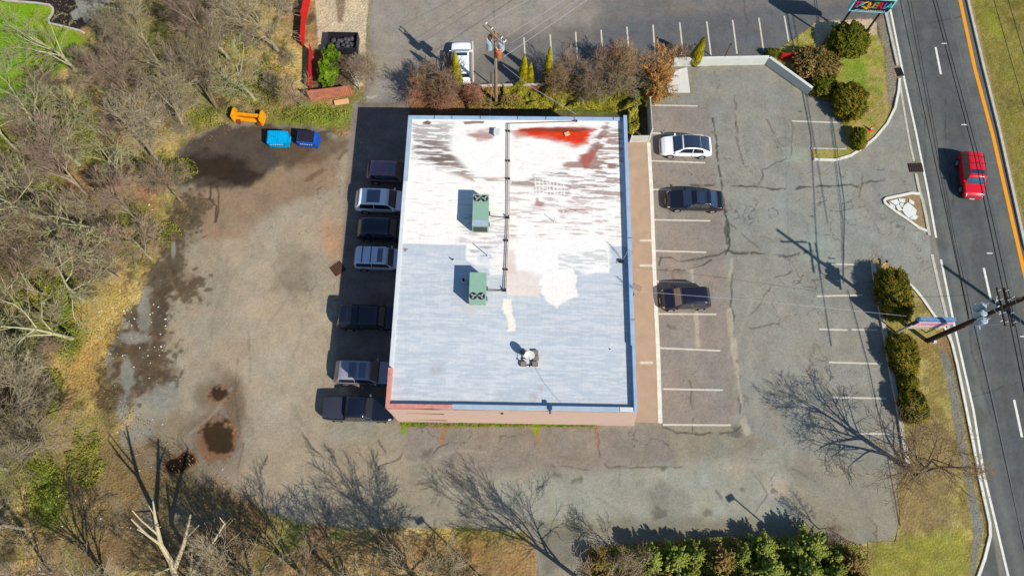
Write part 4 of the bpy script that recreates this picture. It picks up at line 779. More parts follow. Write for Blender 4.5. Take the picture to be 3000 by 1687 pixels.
    for both_s in (1, -1):
        wr = g1+.02; 
        mid = (wr+g2)*.5; fr = g2+(g3-g2)*.62
        patch('side_window', wr-.02, mid-.006, 4.15, 5.9, gm, .012, 8, 5, None, (.03, 0), False); patch('side_window', mid+.006, fr, 4.15, 5.9, gm, .012, 8, 5, None, (0, -(g3-g2)*.62+.01), False)
        for us_ in (mid, g3-.03): patch('door_seam', us_-.002, us_+.003, .6, 4.0, M['trim'], .006, 1, 6, None, (0, 0), False)
        patch('side_skirt', .24, .76, 0, .8, M['trim'], .008, 8, 2, None, (0, 0), False)
        patch('headlight', .945, .985, 3.6, 6.6, M['lamp_glass'], .012, 4, 4, None, (0, 0), False); patch('taillight', .006, .03, 3.0, 6.0, M['tail'], .012, 3, 4, None, (0, 0), False)
        wxs = (.185, .80) if kind != 'pickup' else (.20, .83)
        for u in wxs:
            rad = .205*Hc if kind != 'sedan' else .225*Hc; xx = -Lc/2+u*Lc; wy = float(np.interp(u, us, hw))
            wh = thing_part('wheel', t_, (xx, both_s*(wy-.085), rad), M['tyre'], rad, .21, both_s)
        sm = S(g3-.03, 4.3); MB().box((sm.x, both_s*(sm.y+.10), sm.z+.04), (.14, .2, .13), bev=.04).build('wing_mirror', paint if kind != 'pickup' else M['chrome'], t_)
        if rails: a, b = S(g1+.03, 6.9), S(g2-.03, 6.9); MB().tube((a.x, both_s*a.y, a.z+.06), (b.x, both_s*b.y, b.z+.06), .022, n=6).build('roof_rail', M['chrome'] if rails == 1 else M['trim'], t_)
    if rails:
        k = MB()
        for u in (g1+.12, g1+.28): a = S(u, 6.9); k.box((a.x, 0, a.z+.075), (.06, a.y*2, .025))
        k.split('roof_crossbar', M['trim'], t_)
    patch('grille_panel', .983, .996, 5.2, 9, M['trim'], .010, 3, 6); patch('cowl', g3-.008, g3+.010, 7.0, 9, M['trim'], .009, 2, 6)
    for us_ in (.5,): pass
    if roofglass: patch('glass_roof', roofglass[0], roofglass[1], 7.1, 9, gm, .010, 12)
    for (a, b, tt) in sunroof: patch('sunroof', a, b, tt, 9, gm, .012, 6)
    if tonneau:
        patch('tonneau_cover', .02, .31, 6.7, 9, mat('tonneau', (.03, .032, .045), .6), .03, 6)
        a = S(.99, 5); k = MB(); k.box((a.x+.04, 0, .62), (.06, Wc*.55, .32)).build('grille', M['chrome'], t_)
    f = S(1, 3); MB().box((f.x+.012, 0, .40), (.03, .5, .12)).build('number_plate', M['whitewall'], t_)
    return t_
def thing_part(nm, parent, loc, m_, rad, wd, sgn):
    k = MB().tube((0, -wd/2, 0), (0, wd/2, 0), rad, n=24).build(nm, m_, parent, False); k.location = loc
    ar = MB().tube((0, sgn*(wd/2-.035), 0), (0, sgn*(wd/2-.01), 0), rad*1.12, n=24).build('wheel_arch', M['trim'], parent); ar.location = loc
    MB().tube((0, sgn*(wd/2-.02), 0), (0, sgn*(wd/2+.012), 0), rad*.66, n=20).build('rim', M['rim'], k); return k
def paint(nm, c, metal=.0, rough=.22, coat=.8): return mat(nm, c, rough, metal, coat=coat, spec=.35)
PW = paint('paint_white', (.82, .83, .82)); PB = paint('paint_black', (.006, .007, .014)); PD = paint('paint_dark', (.010, .009, .02)); PR = paint('paint_red', (.55, .006, .014)); PS = paint('paint_silver', (.60, .62, .68), .1)
PG = paint('paint_grey', (.26, .25, .28), .1); PBr = paint('paint_brown', (.26, .12, .16), .1)
def carat(xa, ya, xb, yb, h=.6):       # rear and front ends (picture reading at body height) -> centre, heading, length
    a, b = P(xa, ya, h), P(xb, yb, h); c = (a+b)/2; d = b-a; return Vector((c.x, c.y, 0)), math.atan2(d.y, d.x), d.length
c, hd, ln = carat(1789, 371, 1660, 368); car('parked_car', 'white crossover with dark glass roof parked nearest the white fence', c, hd, ln, 1.92, 1.60, 'cross', PW, roofglass=(.12, .575), group='cars parked in the east lot')
c, hd, ln = carat(1819, 507, 1675, 503); print('car B', ln); car('parked_car', 'black sedan with sunroof and chrome trim in the east lot', c, hd, ln, 1.88, 1.46, 'sedan', PB, sunroof=[(.36, .50, 7.3)], group='cars parked in the east lot')
c, hd, ln = carat(1785, 750, 1661, 754); print('car C', ln); car('parked_car', 'dark suv parked alone, southernmost car of the east lot', c, hd, ln, 1.86, 1.68, 'suv', PD, group='cars parked in the east lot')
c, hd, ln = carat(2436, 388, 2450, 497, .7); print('car D', ln); car('moving_car', 'red station wagon with sunroof and roof rack driving on the road', c, hd, ln, 1.85, 1.72, 'boxy', PR, rails=2, sunroof=[(.48, .58, 7.4)])
c, hd, ln = carat(1161, 210, 1160, 106, .7); print('car E', ln); car('parked_car', 'white suv parked nose up beside the utility pole', c, hd, ln, 1.95, 1.72, 'suv', PW, sunroof=[(.50, .58, 7.4)])
WG = 'cars parked in the shade of the building'
c, hd, _ = carat(923, 432, 1030, 432, .7); car('parked_car', 'brownish hatchback-like suv with square sunroof, topmost in the shade of the building', P(923, 432, .7)*1+Vector((2.25, 0, -.7)), R(1), 4.5, 1.84, 1.66, 'suv', PBr, sunroof=[(.46, .58, 7.4)], group=WG)
def west(xr, y, ln, wd, ht, label, kind, pnt, hd=1, **k):
    a = P(xr, y, .7); return car('parked_pickup' if kind == 'pickup' else 'parked_car', label, Vector((a.x+ln/2, a.y, 0)), R(hd), ln, wd, ht, kind, pnt, group=WG, **k)
west(895, 504, 4.9, 1.98, 1.78, 'white suv with large black sunroof in the shade of the building', 'suv', PW, sunroof=[(.24, .48, 7.4)])
west(900, 576, 4.7, 1.92, 1.74, 'black suv between the two pale suvs in the shade', 'suv', PD)
west(892, 649, 4.65, 1.88, 1.68, 'silver suv with roof rails and small sunroof in the shade', 'boxy', PS, rails=1, sunroof=[(.46, .56, 7.4)])
west(851, 797, 5.5, 2.0, 1.9, 'long black suv with pale bumper ends standing alone in the shade', 'boxy', PB, rails=2)
west(843, 934, 4.9, 1.96, 1.74, 'grey suv with two sunroofs, next to the pickup truck', 'suv', PG, sunroof=[(.27, .39, 7.4), (.44, .55, 7.4)])
west(815, 1025, 5.65, 2.0, 1.88, 'black pickup truck with covered bed at the building corner', 'pickup', PB, tonneau=True)
# ------------------------------------------------------------------ utility poles and wires
def rods(name, segs, m_, parent=None, n=6):
    k = MB()
    for a, b, r_ in segs: k.tube(a, b, r_, n=n)
    return k.build(name, M[m_], parent)
def transformer(parent, c, m_='trans', r_=.26, h=.85):
    t = MB().tube(Vector(c)-Vector((0, 0, h/2)), Vector(c)+Vector((0, 0, h/2)), r_, n=18).tube(Vector(c)+Vector((0, 0, h/2)), Vector(c)+Vector((0, 0, h/2+.06)), r_*1.05, r_*.6, n=18).build('transformer', M[m_], parent)
    k = MB()
    for dx in (-.1, .12): a = Vector(c)+Vector((dx, .05, h/2)); k.tube(a, a+Vector((dx*1.2, .06, .3)), .04, .02, 8)
    k.split('bushing', M['insul'], t); return t
def arm(parent, c, ang, ln, m_='pole', r_=.055):
    d = Vector((math.cos(ang), math.sin(ang), 0)); c = Vector(c); return MB().box(c, (ln, .1, .12), ang).build('crossarm', M[m_], parent)
p2 = P(2331, 857); PH = 13.2
up = thing('utility_pole', 'tall dark utility pole with transformers leaning over the road at the right', 'utility pole', p2, 0, 'utility poles')
MB().tube((0, 0, -.1), (0, 0, PH), .19, .14, 12).build('pole', M['pole'], up)
rods('conduit', [((.2, -.12, 0), (.2, -.12, 6.8), .05), ((.05, -.22, 0), (.05, -.22, 5.2), .03)], 'polep', up)
wa = math.atan2(*(lambda d: (d.y, d.x))(P(2343, 0, 9)-P(2520, 760, 9)))  # direction of the line
for off, z in ((-.28, 9.75), (.28, 9.75)): arm(up, (off, 0, z), wa, 2.9)
for z in (11.7,): arm(up, (0, 0, z), wa+R(90), 2.4)
for j in (-1, 0, 1): transformer(up, (.0+.05*j-.45, j*.58, 7.7))
arm(up, (-.35, 0, 7.2), R(90), 2.0, 'trans')
k = MB()
for j in (-1.2, -.5, .5, 1.2):
    for off in (-.28, .28): b_ = Vector((off, 0, 9.81))+Vector((math.cos(wa), math.sin(wa), 0))*j; k.tube(b_, b_+Vector((.05, 0, .2)), .05, .03, 8)
for j in (-.9, 0, .9): b_ = Vector((0, 0, 11.76))+Vector((-math.sin(wa), math.cos(wa), 0))*j; k.tube(b_, b_+Vector((0, 0, .22)), .05, .03, 8)
for j in (-1, -.3, .4, 1): b_ = Vector((.25, j*.8, 8.7)); k.tube(b_, b_+Vector((.35, .2, -.3)), .045, .045, 8)
k.split('insulator', M['insul'], up)
rods('brace', [((-.28, 0, 9.0), Vector((-.28, 0, 9.7))+Vector((math.cos(wa), math.sin(wa), 0)), .02), ((-.28, 0, 9.0), Vector((-.28, 0, 9.7))-Vector((math.cos(wa), math.sin(wa), 0)), .02), ((0, 0, 8.4), (.8, .1, 8.4), .02), ((-.3, -.9, 8), (.3, -1.2, 9.6), .012)], 'insul', up)
MB().box((.25, -.25, .6), (.22, .18, .35)).build('meter_box', M['insul'], up)
# second pole beyond the right frame edge, known by its shadow
shd = Vector((-math.cos(SUN_AZ), -math.sin(SUN_AZ), 0))/math.tan(SUN_EL)
b3 = P(2373.5, 669)-shd*12.0; b3.z = 0
up3 = thing('utility_pole', 'utility pole beyond the right edge, its long shadow crossing the road', 'utility pole', b3, 0, 'utility poles')
MB().tube((0, 0, -.1), (0, 0, 12), .19, .15, 12).build('pole', M['pole'], up3); rods('step_bolt', [((.0, .1, 6+k_*.6), (.0, .3, 6+k_*.6), .015) for k_ in range(4)], 'dark', up3)
# pole between the lots
def solve_h(b, tp):
    best = (1e9, 0)
    for h in np.arange(.5, 16, .05): x, y = proj(b.x, b.y, h); e = abs(y-tp[1]); best = min(best, (e, h))
    return best[1]
p1 = P(1248, 262); h1 = solve_h(p1, (1253, 86)); print('pole1 h', h1)
up1 = thing('utility_pole', 'pale utility pole with double crossarm and orange and blue transformers behind the building', 'utility pole', p1, 0, 'utility poles')
MB().tube((0, 0, -.1), (0, 0, h1+.4), .17, .12, 12).build('pole', M['polep'], up1)
a1, b1 = P(1222, 60, h1), P(1284, 118, h1); ca = math.atan2(b1.y-a1.y, b1.x-a1.x)
for off in (-.18, .18): arm(up1, (-math.sin(ca)*off, math.cos(ca)*off, h1), ca, 2.6, 'polep')
k = MB()
for j in (-1.2, -.5, .7, 1.15): b_ = Vector((math.cos(ca)*j, math.sin(ca)*j, h1+.06)); k.tube(b_, b_+Vector((.12, .14, .12)), .06, .05, 8)
k.split('insulator', M['insul'], up1)
M['tror'] = mat('rusty_transformer', C(205, 120, 80), .6, var=.3, vscale=6)
transformer(up1, (-.5, -.05, h1-1.4), 'trans', .26, .9); transformer(up1, (.5, .0, h1-1.5), 'trans', .28, .9); transformer(up1, (.3, -.4, h1-2.0), 'tror', .26, .8); transformer(up1, (-.45, .35, h1-.95), 'tror', .2, .4)
rods('guy_wire', [((0, 0, h1-2.5), (-.6, -2.6, 0), .012)], 'wirel', up1)
def wire(label, pts, r_=.014, m_='wire', sag=.0, n=10, group='overhead wires'):
    r_ = r_*(1.45 if m_ == 'wire' else .9)
    segs = []
    for a, b in zip(pts[:-1], pts[1:]):
        q = [a.lerp(b, t)+Vector((0, 0, -4*sag*t*(1-t))) for t in np.linspace(0, 1, n+1)]
        segs += [(q[i], q[i+1], r_) for i in range(n)]
    k = MB()
    for a, b, rr in segs: k.tube(a, b, rr, n=5, cap=False)
    return tag(k.build('overhead_wire', M[m_]), label, 'wire', group)
def ext(a, b, f): return a+(b-a)*f
def wpx(x0, y0, h0, x1, y1, h1_, f0=-.15, f1=1.3): a, b = P(x0, y0, h0), P(x1, y1, h1_); return [ext(a, b, f0), a, b, ext(a, b, f1)] if f0 else [a, b]
wire('lowest road wire, leftmost over the road surface', wpx(2264, 0, 5.6, 2386, 563, 5.8, -.3, 0)[:2]+[P(2386, 563, 5.8), P(2437, 802, 6.6)], .022)
wire('second lowest road wire close beside the leftmost one', [P(2270, -100, 5.9), P(2283, 0, 5.9), P(2397, 600, 6.1), P(2438, 802, 6.6)], .016)
wire('third low road wire between the leftmost pair and the heavy pair', [P(2275, -100, 6.1), P(2291, 0, 6.1), P(2402, 600, 6.3), P(2447, 800, 6.8)], .012, 'wire')
wire('lower heavy road wire of the twin cable with white spacers', [P(2325, -90, 9.3), P(2347, 0, 9.3), P(2450, 384, 9.2), P(2532, 770, 9.7), P(2590, 1050, 9.5)], .024)
wire('upper heavy road wire of the twin cable with white spacers', [P(2333, -90, 9.5), P(2355, 0, 9.5), P(2459, 384, 9.4), P(2545, 770, 9.9), P(2600, 1050, 9.7)], .02)
wire('thin pale wire right of the twin cable', [P(2370, -90, 11), P(2385, 0, 11), P(2470, 384, 11), P(2565, 800, 11.7), P(2640, 1100, 11.5)], .008, 'wirel')
wire('road wire going south from the pole near the edge line', [P(2451, 819, 6.6), P(2500, 1030, 6.2), P(2560, 1300, 6.0), P(2600, 1500, 5.9)], .022)
wire('second road wire going south from the pole', [P(2458, 824, 6.8), P(2497, 1000, 6.4), P(2552, 1260, 6.2), P(2604, 1500, 6.1)], .012, 'wirel')
wire('wire crossing the verge to the sign board by the hedge', [P(2437, 742, 6.2), P(2330, 747, 5), P(2230, 748, 4)], .010)
wire('primary wire over the right frame edge', [P(2470, -90, 12), P(2500, 0, 12), P(2700, 700, 12)], .014); wire('outer primary wire over the right frame edge', [P(2500, -90, 12.6), P(2536, 0, 12.6), P(2740, 700, 12.6)], .014)
wire('long pale service wire from the roof mast to the roadside sign', [P(1592, 732, HR+1.3), P(1850, 752, 6.3), P(2060, 772, 5.6), P(2280, 795, 4.4)], .014, 'wirel', 0)
wire('service cable from the rear pole down to the north edge of the roof', [P(1265, 163, h1-2.4), P(1330, 215, 7.8), P(1450, 288, 7.1)], .022, 'wirel')
for i, (a, b, lb) in enumerate([((1226, 55), (1330, 0), 'topmost wire leaving the rear pole to the upper right'), ((1272, 93), (1421, 0), 'second wire leaving the rear pole to the upper right'), ((1287, 108), (1454, 0), 'third wire leaving the rear pole to the upper right'), ((1268, 143), (1478, 0), 'lowest wire leaving the rear pole to the upper right')]):
    hh = h1+.1 if i < 3 else h1-1.6; A_, B_ = P(*a, hh), P(*b, hh); wire(lb, [A_, B_, ext(A_, B_, 2.2)], .013 if i < 3 else .02, 'wirel')
wire('thin wire from the rear pole straight to the top edge', [P(1262, 83, h1), P(1275, 0, h1+.2), P(1290, -90, h1+.2)], .007, 'wirel')
for (x, y, lb) in [(2375, 110, 'topmost white spacer clamping the twin cable near the lane dash'), (2425, 314, 'white spacer on the twin cable just above the red car'), (2489, 637, 'white spacer on the twin cable just above the transformer pole'), (2573, 846, 'lowest white spacer at the right picture edge below the pole top')]:
    q = P(x, y, 9.45); d = Vector((math.cos(wa), math.sin(wa), 0)); n_ = Vector((-d.y, d.x, 0)); o = MB().tube(q-n_*.22, q+n_*.22, .03, n=6).tube(q-d*.06, q+d*.06, .04, n=6).build('cable_spacer', M['insul']); tag(o, lb, 'cable spacer', 'white cable spacers')
# street lamps beyond the bottom edge and by the shrubs, known by their shadows
def lamp(label, sx, sy, h):
    b = P(sx, sy)-shd*h; b.z = 0; t_ = thing('street_lamp', label, 'street lamp', b, 0, 'parking lot lamps')
    MB().tube((0, 0, -.1), (0, 0, h), .075, .06, 10).build('post', M['trim'], t_); MB().box((0, 0, .1), (.35, .35, .2)).build('base_plate', M['kerb'], t_); MB().box((-.15, -.1, h+.06), (.62, .4, .16), R(30), bev=.03).build('lamp_head', M['trim'], t_)
lamp('lamp post below the picture edge whose shadow crosses the leaf litter', 1063, 1307, 8.5); lamp('lamp post among the evergreens at the bottom', 1843, 1250, 8.0)
pb_ = P(1815, 160); t_ = thing('wooden_post', 'leaning brown wooden post on the white wall', 'post', pb_); MB().tube((0, 0, 0), (.05, .05, 2.8), .06, .05, 8).build('post', M['rust'], t_); MB().box((.05, .05, 2.82), (.16, .16, .05)).build('cap', M['trim'], t_)
pb_ = P(1236, 214); t_ = thing('wooden_post', 'short orange-brown post left of the rear utility pole', 'post', pb_); MB().tube((0, 0, 0), (0, 0, 1.9), .07, .06, 8).build('post', M['rust'], t_); MB().box((0, 0, 1.92), (.16, .16, .04)).build('cap', M['rust'], t_)
# ------------------------------------------------------------------ signs
def fontmesh(txt, size, m_, parent, loc, rot, nm='letter', ext_=.012):
    cu = bpy.data.curves.new(nm, 'FONT'); cu.body = txt; cu.size = size; cu.extrude = ext_; cu.offset = .012; cu.align_x = 'CENTER'; cu.align_y = 'CENTER'; to = bpy.data.objects.new('tmp', cu); link(to)
    dg = bpy.context.evaluated_depsgraph_get(); me = bpy.data.meshes.new_from_object(to.evaluated_get(dg)); bpy.data.objects.remove(to); me.materials.clear(); me.materials.append(m_)
    o = link(bpy.data.objects.new(nm, me)); o.parent = parent; o.location = loc; o.rotation_euler = rot; return o
sb1, sb2 = P(2090, 101), P(2161, 105)
hs = solve_h(sb2, (2211, 28)); print('sign h', hs)
sg = thing('restaurant_sign', 'pylon sign with colourful TAQUERIA letters on black and a pale cyan frame', 'sign', (sb1+sb2)/2, math.atan2(sb2.y-sb1.y, sb2.x-sb1.x))
hw_ = (sb2-sb1).length/2
for s_ in (-1, 1): MB().tube((s_*hw_, 0, -.05), (s_*hw_, 0, hs+2.0), .10, n=10).build('post', M['trim'], sg)
BW, BH = 3.75, 1.75; MB().box((.1, 0, hs+BH/2), (BW, .5, BH), bev=.03).build('sign_box', M['signfr'], sg)
MB().box((.1, -.26, hs+BH/2), (BW-.3, .02, BH-.34)).build('sign_face', M['signblk'], sg)
cols = [(225, 35, 90), (70, 160, 210), (245, 210, 20), (240, 130, 80), (40, 185, 90), (230, 25, 50), (120, 90, 190), (70, 190, 200)]
for i, ch in enumerate('TAQUERIA'): fontmesh(ch, 1.05 if ch != 'Q' else 1.1, mat('letter_%s%d' % (ch, i), C(*cols[i]), .5), sg, (.1-BW*.40+i*BW*.80/7, -.29, hs+BH/2+.06), (R(90), 0, 0))
k = MB(); random.seed(5)
for i in range(18): k.box((.1-BW*.38+i*BW*.044, -.275, hs+.27), (.07+.05*random.random(), .01, .07))
k.build('small_lettering', M['whitewall'], sg)
ps_ = P(2253, 836); s2 = thing('roadside_sign', 'pink and white roadside sign board with blue top on a pale post by the hedge', 'sign', ps_, R(2))
MB().tube((0, 0, -.05), (0, 0, 3.4), .08, n=10).build('post', M['metal_l'], s2); MB().tube((2.6, 0, -.05), (2.6, 0, 2.2), .05, n=8).build('thin_post', M['trim'], s2)
MB().box((1.35, .1, 3.55), (3.0, .30, .6), bev=.03).build('upper_cabinet', mat('sign_blue', C(110, 150, 195), .5, var=.35, vscale=4), s2)
MB().box((1.35, -.15, 3.2), (2.85, .08, .95)).build('pink_panel', mat('sign_pink', C(238, 190, 215), .5, var=.08, vscale=5), s2); MB().box((1.25, -.15, 2.28), (2.85, .08, .75)).build('white_panel', mat('sign_cream', C(232, 222, 205), .5), s2)
MB().box((1.3, 0, 2.8), (2.95, .2, 1.35)).build('cabinet', M['signblk'], s2)
k = MB()
for rw, n_ in ((3.42, 16), (3.05, 12)):
    for i in range(n_): k.box((.25+i*2.2/n_+random.random()*.03, -.2, rw), (.07+.05*random.random(), .02, .10))
k.build('worn_lettering', mat('sign_magenta', C(205, 90, 140), .5), s2)
k = MB()
for i in range(9): k.box((.2+i*.25, -.2, 2.3), (.15, .02, .22))
k.build('worn_lower_lettering', mat('sign_grey', C(170, 150, 150), .5), s2)
# broken wood / stump pieces at hedge tip
t_ = thing('broken_post', 'pale broken post stump at the tip of the hedge bed', 'post', P(2212, 672), 0); MB().tube((0, 0, 0), (.45, .35, .35), .09, .07, 8).build('stump', M['board'], t_); MB().box((.5, .4, .42), (.15, .2, .15)).build('dark_top', M['trim'], t_)

# ------------------------------------------------------------------ vegetation
M['bark'] = mat('bark_grey', C(172, 162, 140), .95, var=.25, vscale=1.5, objvar=.22)
M['barkl'] = mat('bark_pale', C(186, 182, 148), .95, var=.2, vscale=1.5, objvar=.15)
M['barkd'] = mat('bark_dark', C(132, 118, 94), .95, var=.25, vscale=1.5, objvar=.2)
M['twig'] = mat('twig_grey', C(176, 162, 134), .95, var=.25, vscale=.8, objvar=.2)
M['twigp'] = mat('twig_mauve', C(170, 146, 126), .95, var=.25, vscale=.8, objvar=.2)
M['twigl'] = mat('twig_olive', C(180, 178, 134), .95, var=.2, vscale=.8, objvar=.2)
M['twigr'] = mat('twig_red', C(186, 134, 112), .95, var=.25, vscale=1)
M['twigb'] = mat('twig_brown', C(164, 136, 104), .95, var=.3, vscale=1, objvar=.2)
M['snag'] = mat('dead_wood', C(196, 182, 150), .9, var=.15, vscale=2)
def leafmat(nm, a, b, vs_=1.2): return mat(nm, C(*a), .75, col2=C(*b), vscale=vs_, var=.25, objvar=.10)
M['conif'] = leafmat('evergreen_leaf', (124, 138, 46), (178, 188, 88), .9); M['hedge'] = leafmat('hedge_leaf', (108, 116, 24), (166, 146, 42), 1.1); M['hedgeg'] = leafmat('hedge_leaf_green', (96, 112, 22), (140, 130, 34), 1.2)
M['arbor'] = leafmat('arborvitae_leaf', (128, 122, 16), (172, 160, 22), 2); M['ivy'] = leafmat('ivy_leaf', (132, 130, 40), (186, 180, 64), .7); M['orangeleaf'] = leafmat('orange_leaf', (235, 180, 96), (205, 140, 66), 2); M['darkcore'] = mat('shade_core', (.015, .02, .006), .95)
M['browning'] = leafmat('browning_leaf', (138, 124, 56), (172, 136, 84), 1.0); M['brightg'] = leafmat('bright_leaf', (100, 134, 22), (132, 158, 36), 2)
def tubes(name, S_, m_, parent=None, n=3):
    S_ = np.asarray(S_, float); p0, p1, r0, r1 = S_[:, 0:3], S_[:, 3:6], S_[:, 6], S_[:, 7]
    d = p1-p0; L_ = np.linalg.norm(d, axis=1, keepdims=True)+1e-9; d = d/L_
    ref = np.where(np.abs(d[:, 2:3]) < .9, np.array([[0, 0, 1.]]), np.array([[1., 0, 0]])); a = np.cross(d, ref); a /= np.linalg.norm(a, axis=1, keepdims=True)+1e-9; b = np.cross(d, a)
    V = []; m = len(S_)
    for P_, r_ in ((p0, r0), (p1, r1)):
        for k in range(n):
            an = 2*math.pi*k/n; V.append(P_+(a*math.cos(an)+b*math.sin(an))*r_[:, None])
    V = np.stack(V, 1).reshape(-1, 3); base = np.arange(m)[:, None]*2*n; F = []
    for k in range(n): F.append(np.concatenate([base+k, base+(k+1) % n, base+n+(k+1) % n, base+n+k], 1))
    return mesh_np(name, V, np.concatenate(F), m_, parent)
def gen_tree(seed, h, spread=.55, nb=(7, 5, 5, 4), tr=.17, up=.25, lean=(0, 0), first=.22, twig=.013, stems=1, bend=.22, len0=.62):
    rg = random.Random(seed); lv = [[] for _ in range(6)]
    def rec(p, d, ln, r_, l):
        ns = max(2, int(3 if l > 2 else 5)); pts = [p]; dd = d.copy(); 
        for i in range(ns):
            dd = (dd+Vector((rg.gauss(0, 1), rg.gauss(0, 1), rg.gauss(0, 1)))*bend*(.55 if l == 0 else 1)/ns**.5+Vector((0, 0, up*.35/ns if l else .05))).normalized(); q = pts[-1]+dd*ln/ns
            ra = r_*(1-.75*i/ns); rb = r_*(1-.75*(i+1)/ns); lv[l].append((*pts[-1], *q, max(twig, ra), max(twig*.8, rb))); pts.append(q)
        if l >= len(nb): return
        for k in range(nb[l]):
            f = (first if l == 0 else .2)+(1-(first if l == 0 else .2))*(k+rg.random())/nb[l]; x = f*ns; i = min(ns-1, int(x)); q = pts[i].lerp(pts[i+1], x-i); t = (pts[i+1]-pts[i]).normalized()
            ax = t.orthogonal().normalized(); ax.rotate(Matrix.Rotation(rg.random()*6.283+k*2.4, 3, t)); sp = spread*rg.uniform(.65, 1.35); nd = (t*math.cos(sp)+ax*math.sin(sp)).normalized()
            rec(q, nd, ln*rg.uniform(.5, .72)*(1.15-.45*f), r_*(1-.7*f)*.62, l+1)
    for s_ in range(stems):
        an = rg.random()*6.283; dv = Vector((lean[0]+(math.cos(an)*.28 if stems > 1 else 0), lean[1]+(math.sin(an)*.28 if stems > 1 else 0), 1)).normalized()
        rec(Vector((math.cos(an)*.1*(stems > 1), math.sin(an)*.1*(stems > 1), -.1)), dv, h*len0*(1 if s_ == 0 else rg.uniform(.7, 1)), tr*(1 if s_ == 0 else .7), 0)
    top_ = max(v[5] for l in lv for v in l); k = h/top_
    return [[tuple(c*k for c in v[:6])+v[6:] for v in l] for l in lv]
def place_tree(var, label, x, y, rz, sc, group, mats=('bark', 'twig'), cat='tree', name='bare_tree'):
    """var: (trunk mesh, crown mesh)"""
    b = P(x, y); t_ = thing(name, label, cat, (b.x, b.y, 0), rz, group); t_.scale = (sc[0], sc[0], sc[1]) if isinstance(sc, tuple) else (sc, sc, sc)
    for nm, me in zip(('trunk', 'crown'), var): o = link(bpy.data.objects.new(nm, me)); o.parent = t_
    return t_
def variant(seed, h, mats, n0=6, **k):
    lv = gen_tree(seed, h, **k); a = tubes('trunk', lv[0]+lv[1], M[mats[0]], n=n0); b = tubes('crown', sum(lv[2:], []), M[mats[1]], n=3)
    r_ = (a.data, b.data); bpy.data.objects.remove(a); bpy.data.objects.remove(b); return r_
VA = [variant(1, 10.5, ('bark', 'twig'), spread=.62, nb=(8, 6, 5, 4), tr=.21), variant(2, 11, ('bark', 'twigp'), spread=.5, nb=(9, 6, 5, 4), lean=(.05, .1)), variant(3, 10, ('barkl', 'twigl'), spread=.7, nb=(7, 5, 4, 3), bend=.4, tr=.2, twig=.016),
      variant(4, 9, ('barkl', 'twigl'), spread=.75, nb=(6, 5, 4, 3), bend=.5, tr=.17, twig=.018), variant(5, 11.5, ('barkd', 'twig'), spread=.55, nb=(9, 6, 5, 4), stems=2, tr=.22), variant(6, 8, ('bark', 'twigp'), spread=.6, nb=(8, 6, 5, 4), tr=.12)]
VB = [variant(11, 4.2, ('barkd', 'twigb'), 4, spread=.6, nb=(7, 6, 4), stems=7, tr=.05, first=.1, twig=.010), variant(12, 3.6, ('bark', 'twigp'), 4, spread=.7, nb=(7, 6, 4), stems=7, tr=.045, first=.1, twig=.010), variant(13, 3.0, ('twigr', 'twigr'), 4, spread=.8, nb=(6, 5, 4), stems=7, tr=.05, first=.1, twig=.012, bend=.4), variant(14, 2.6, ('twigb', 'twig'), 4, spread=.75, nb=(6, 5, 4), stems=8, tr=.035, first=.05, twig=.010)]
WGp = 'bare trees of the west wood'
edge = [(398, 404, 0, .6, 1.0, 'tall grey tree whose trunk foot meets the dark wet corner of the lot'), (199, 414, 2, 2.2, 1.0, 'pale crooked tree leaning over the bright lawn edge'), (139, 566, 2, .3, 1.02, 'pale green-barked tree with forked limbs on the left side'), (212, 757, 3, 1.2, 1.0, 'pale forked tree by the bright green moss patch'),
        (186, 852, 3, 4.4, 1.0, 'pale leaning tree above the tan leaf slope'), (455, 505, 5, 2.9, .8, 'small mauve tree overhanging the brown wet patch'), (380, 650, 5, 1.9, .85, 'mauve-twigged tree beside the cracked west edge of the lot'), (352, 560, 1, 5.2, .75, 'thin dark tree over the orange netting scraps'),
        (470, 330, 0, .9, .9, 'grey tree north of the wet corner, left of the snow pusher'), (545, 275, 4, 3.9, .8, 'two-stemmed tree just above the snow pusher'), (345, 55, 3, 5.5, .75, 'pale limb tree reaching over the wet pavement at the top'), (640, 250, 2, 1.1, .85, 'olive-barked tree behind the orange snow pusher'),
        (700, 130, 0, 4.8, .95, 'grey tree right beside the red fence'), (760, 270, 5, 1.5, .6, 'low grey tree at the corner of red and faded fences'), (905, 225, 5, 3.3, .6, 'small bare tree at the corner of the concrete apron'), (300, 700, 1, 2.0, .7, 'thin mauve tree leaning above the leaf slope')]
for x, y, v, rz, sc, lb in edge: place_tree(VA[v], lb, x, y, rz, sc, WGp)
random.seed(21); fill = []
cand = [(random.uniform(-120, 760), random.uniform(-160, 1180)) for _ in range(900)]
def inwood(x, y):
    if x < 270 and y < 390 - max(0, x)*.9: return False
    if 170 < x < 340 and y < 130: return False
    lim = np.interp(y, [-160, 0, 240, 300, 420, 560, 700, 800, 900, 1000, 1180], [740, 735, 740, 560, 420, 400, 290, 190, 130, 110, 110]); return x < lim
for x, y in cand:
    if inwood(x, y) and all((x-a)**2+(y-b)**2 > 80**2 for a, b in fill+[(e[0], e[1]) for e in edge]): fill.append((x, y))
FL = ['bare grey tree', 'slender mauve-twigged tree', 'pale olive-twigged tree', 'low pale-limbed tree', 'two-stemmed dark bare tree', 'small mauve bare tree']
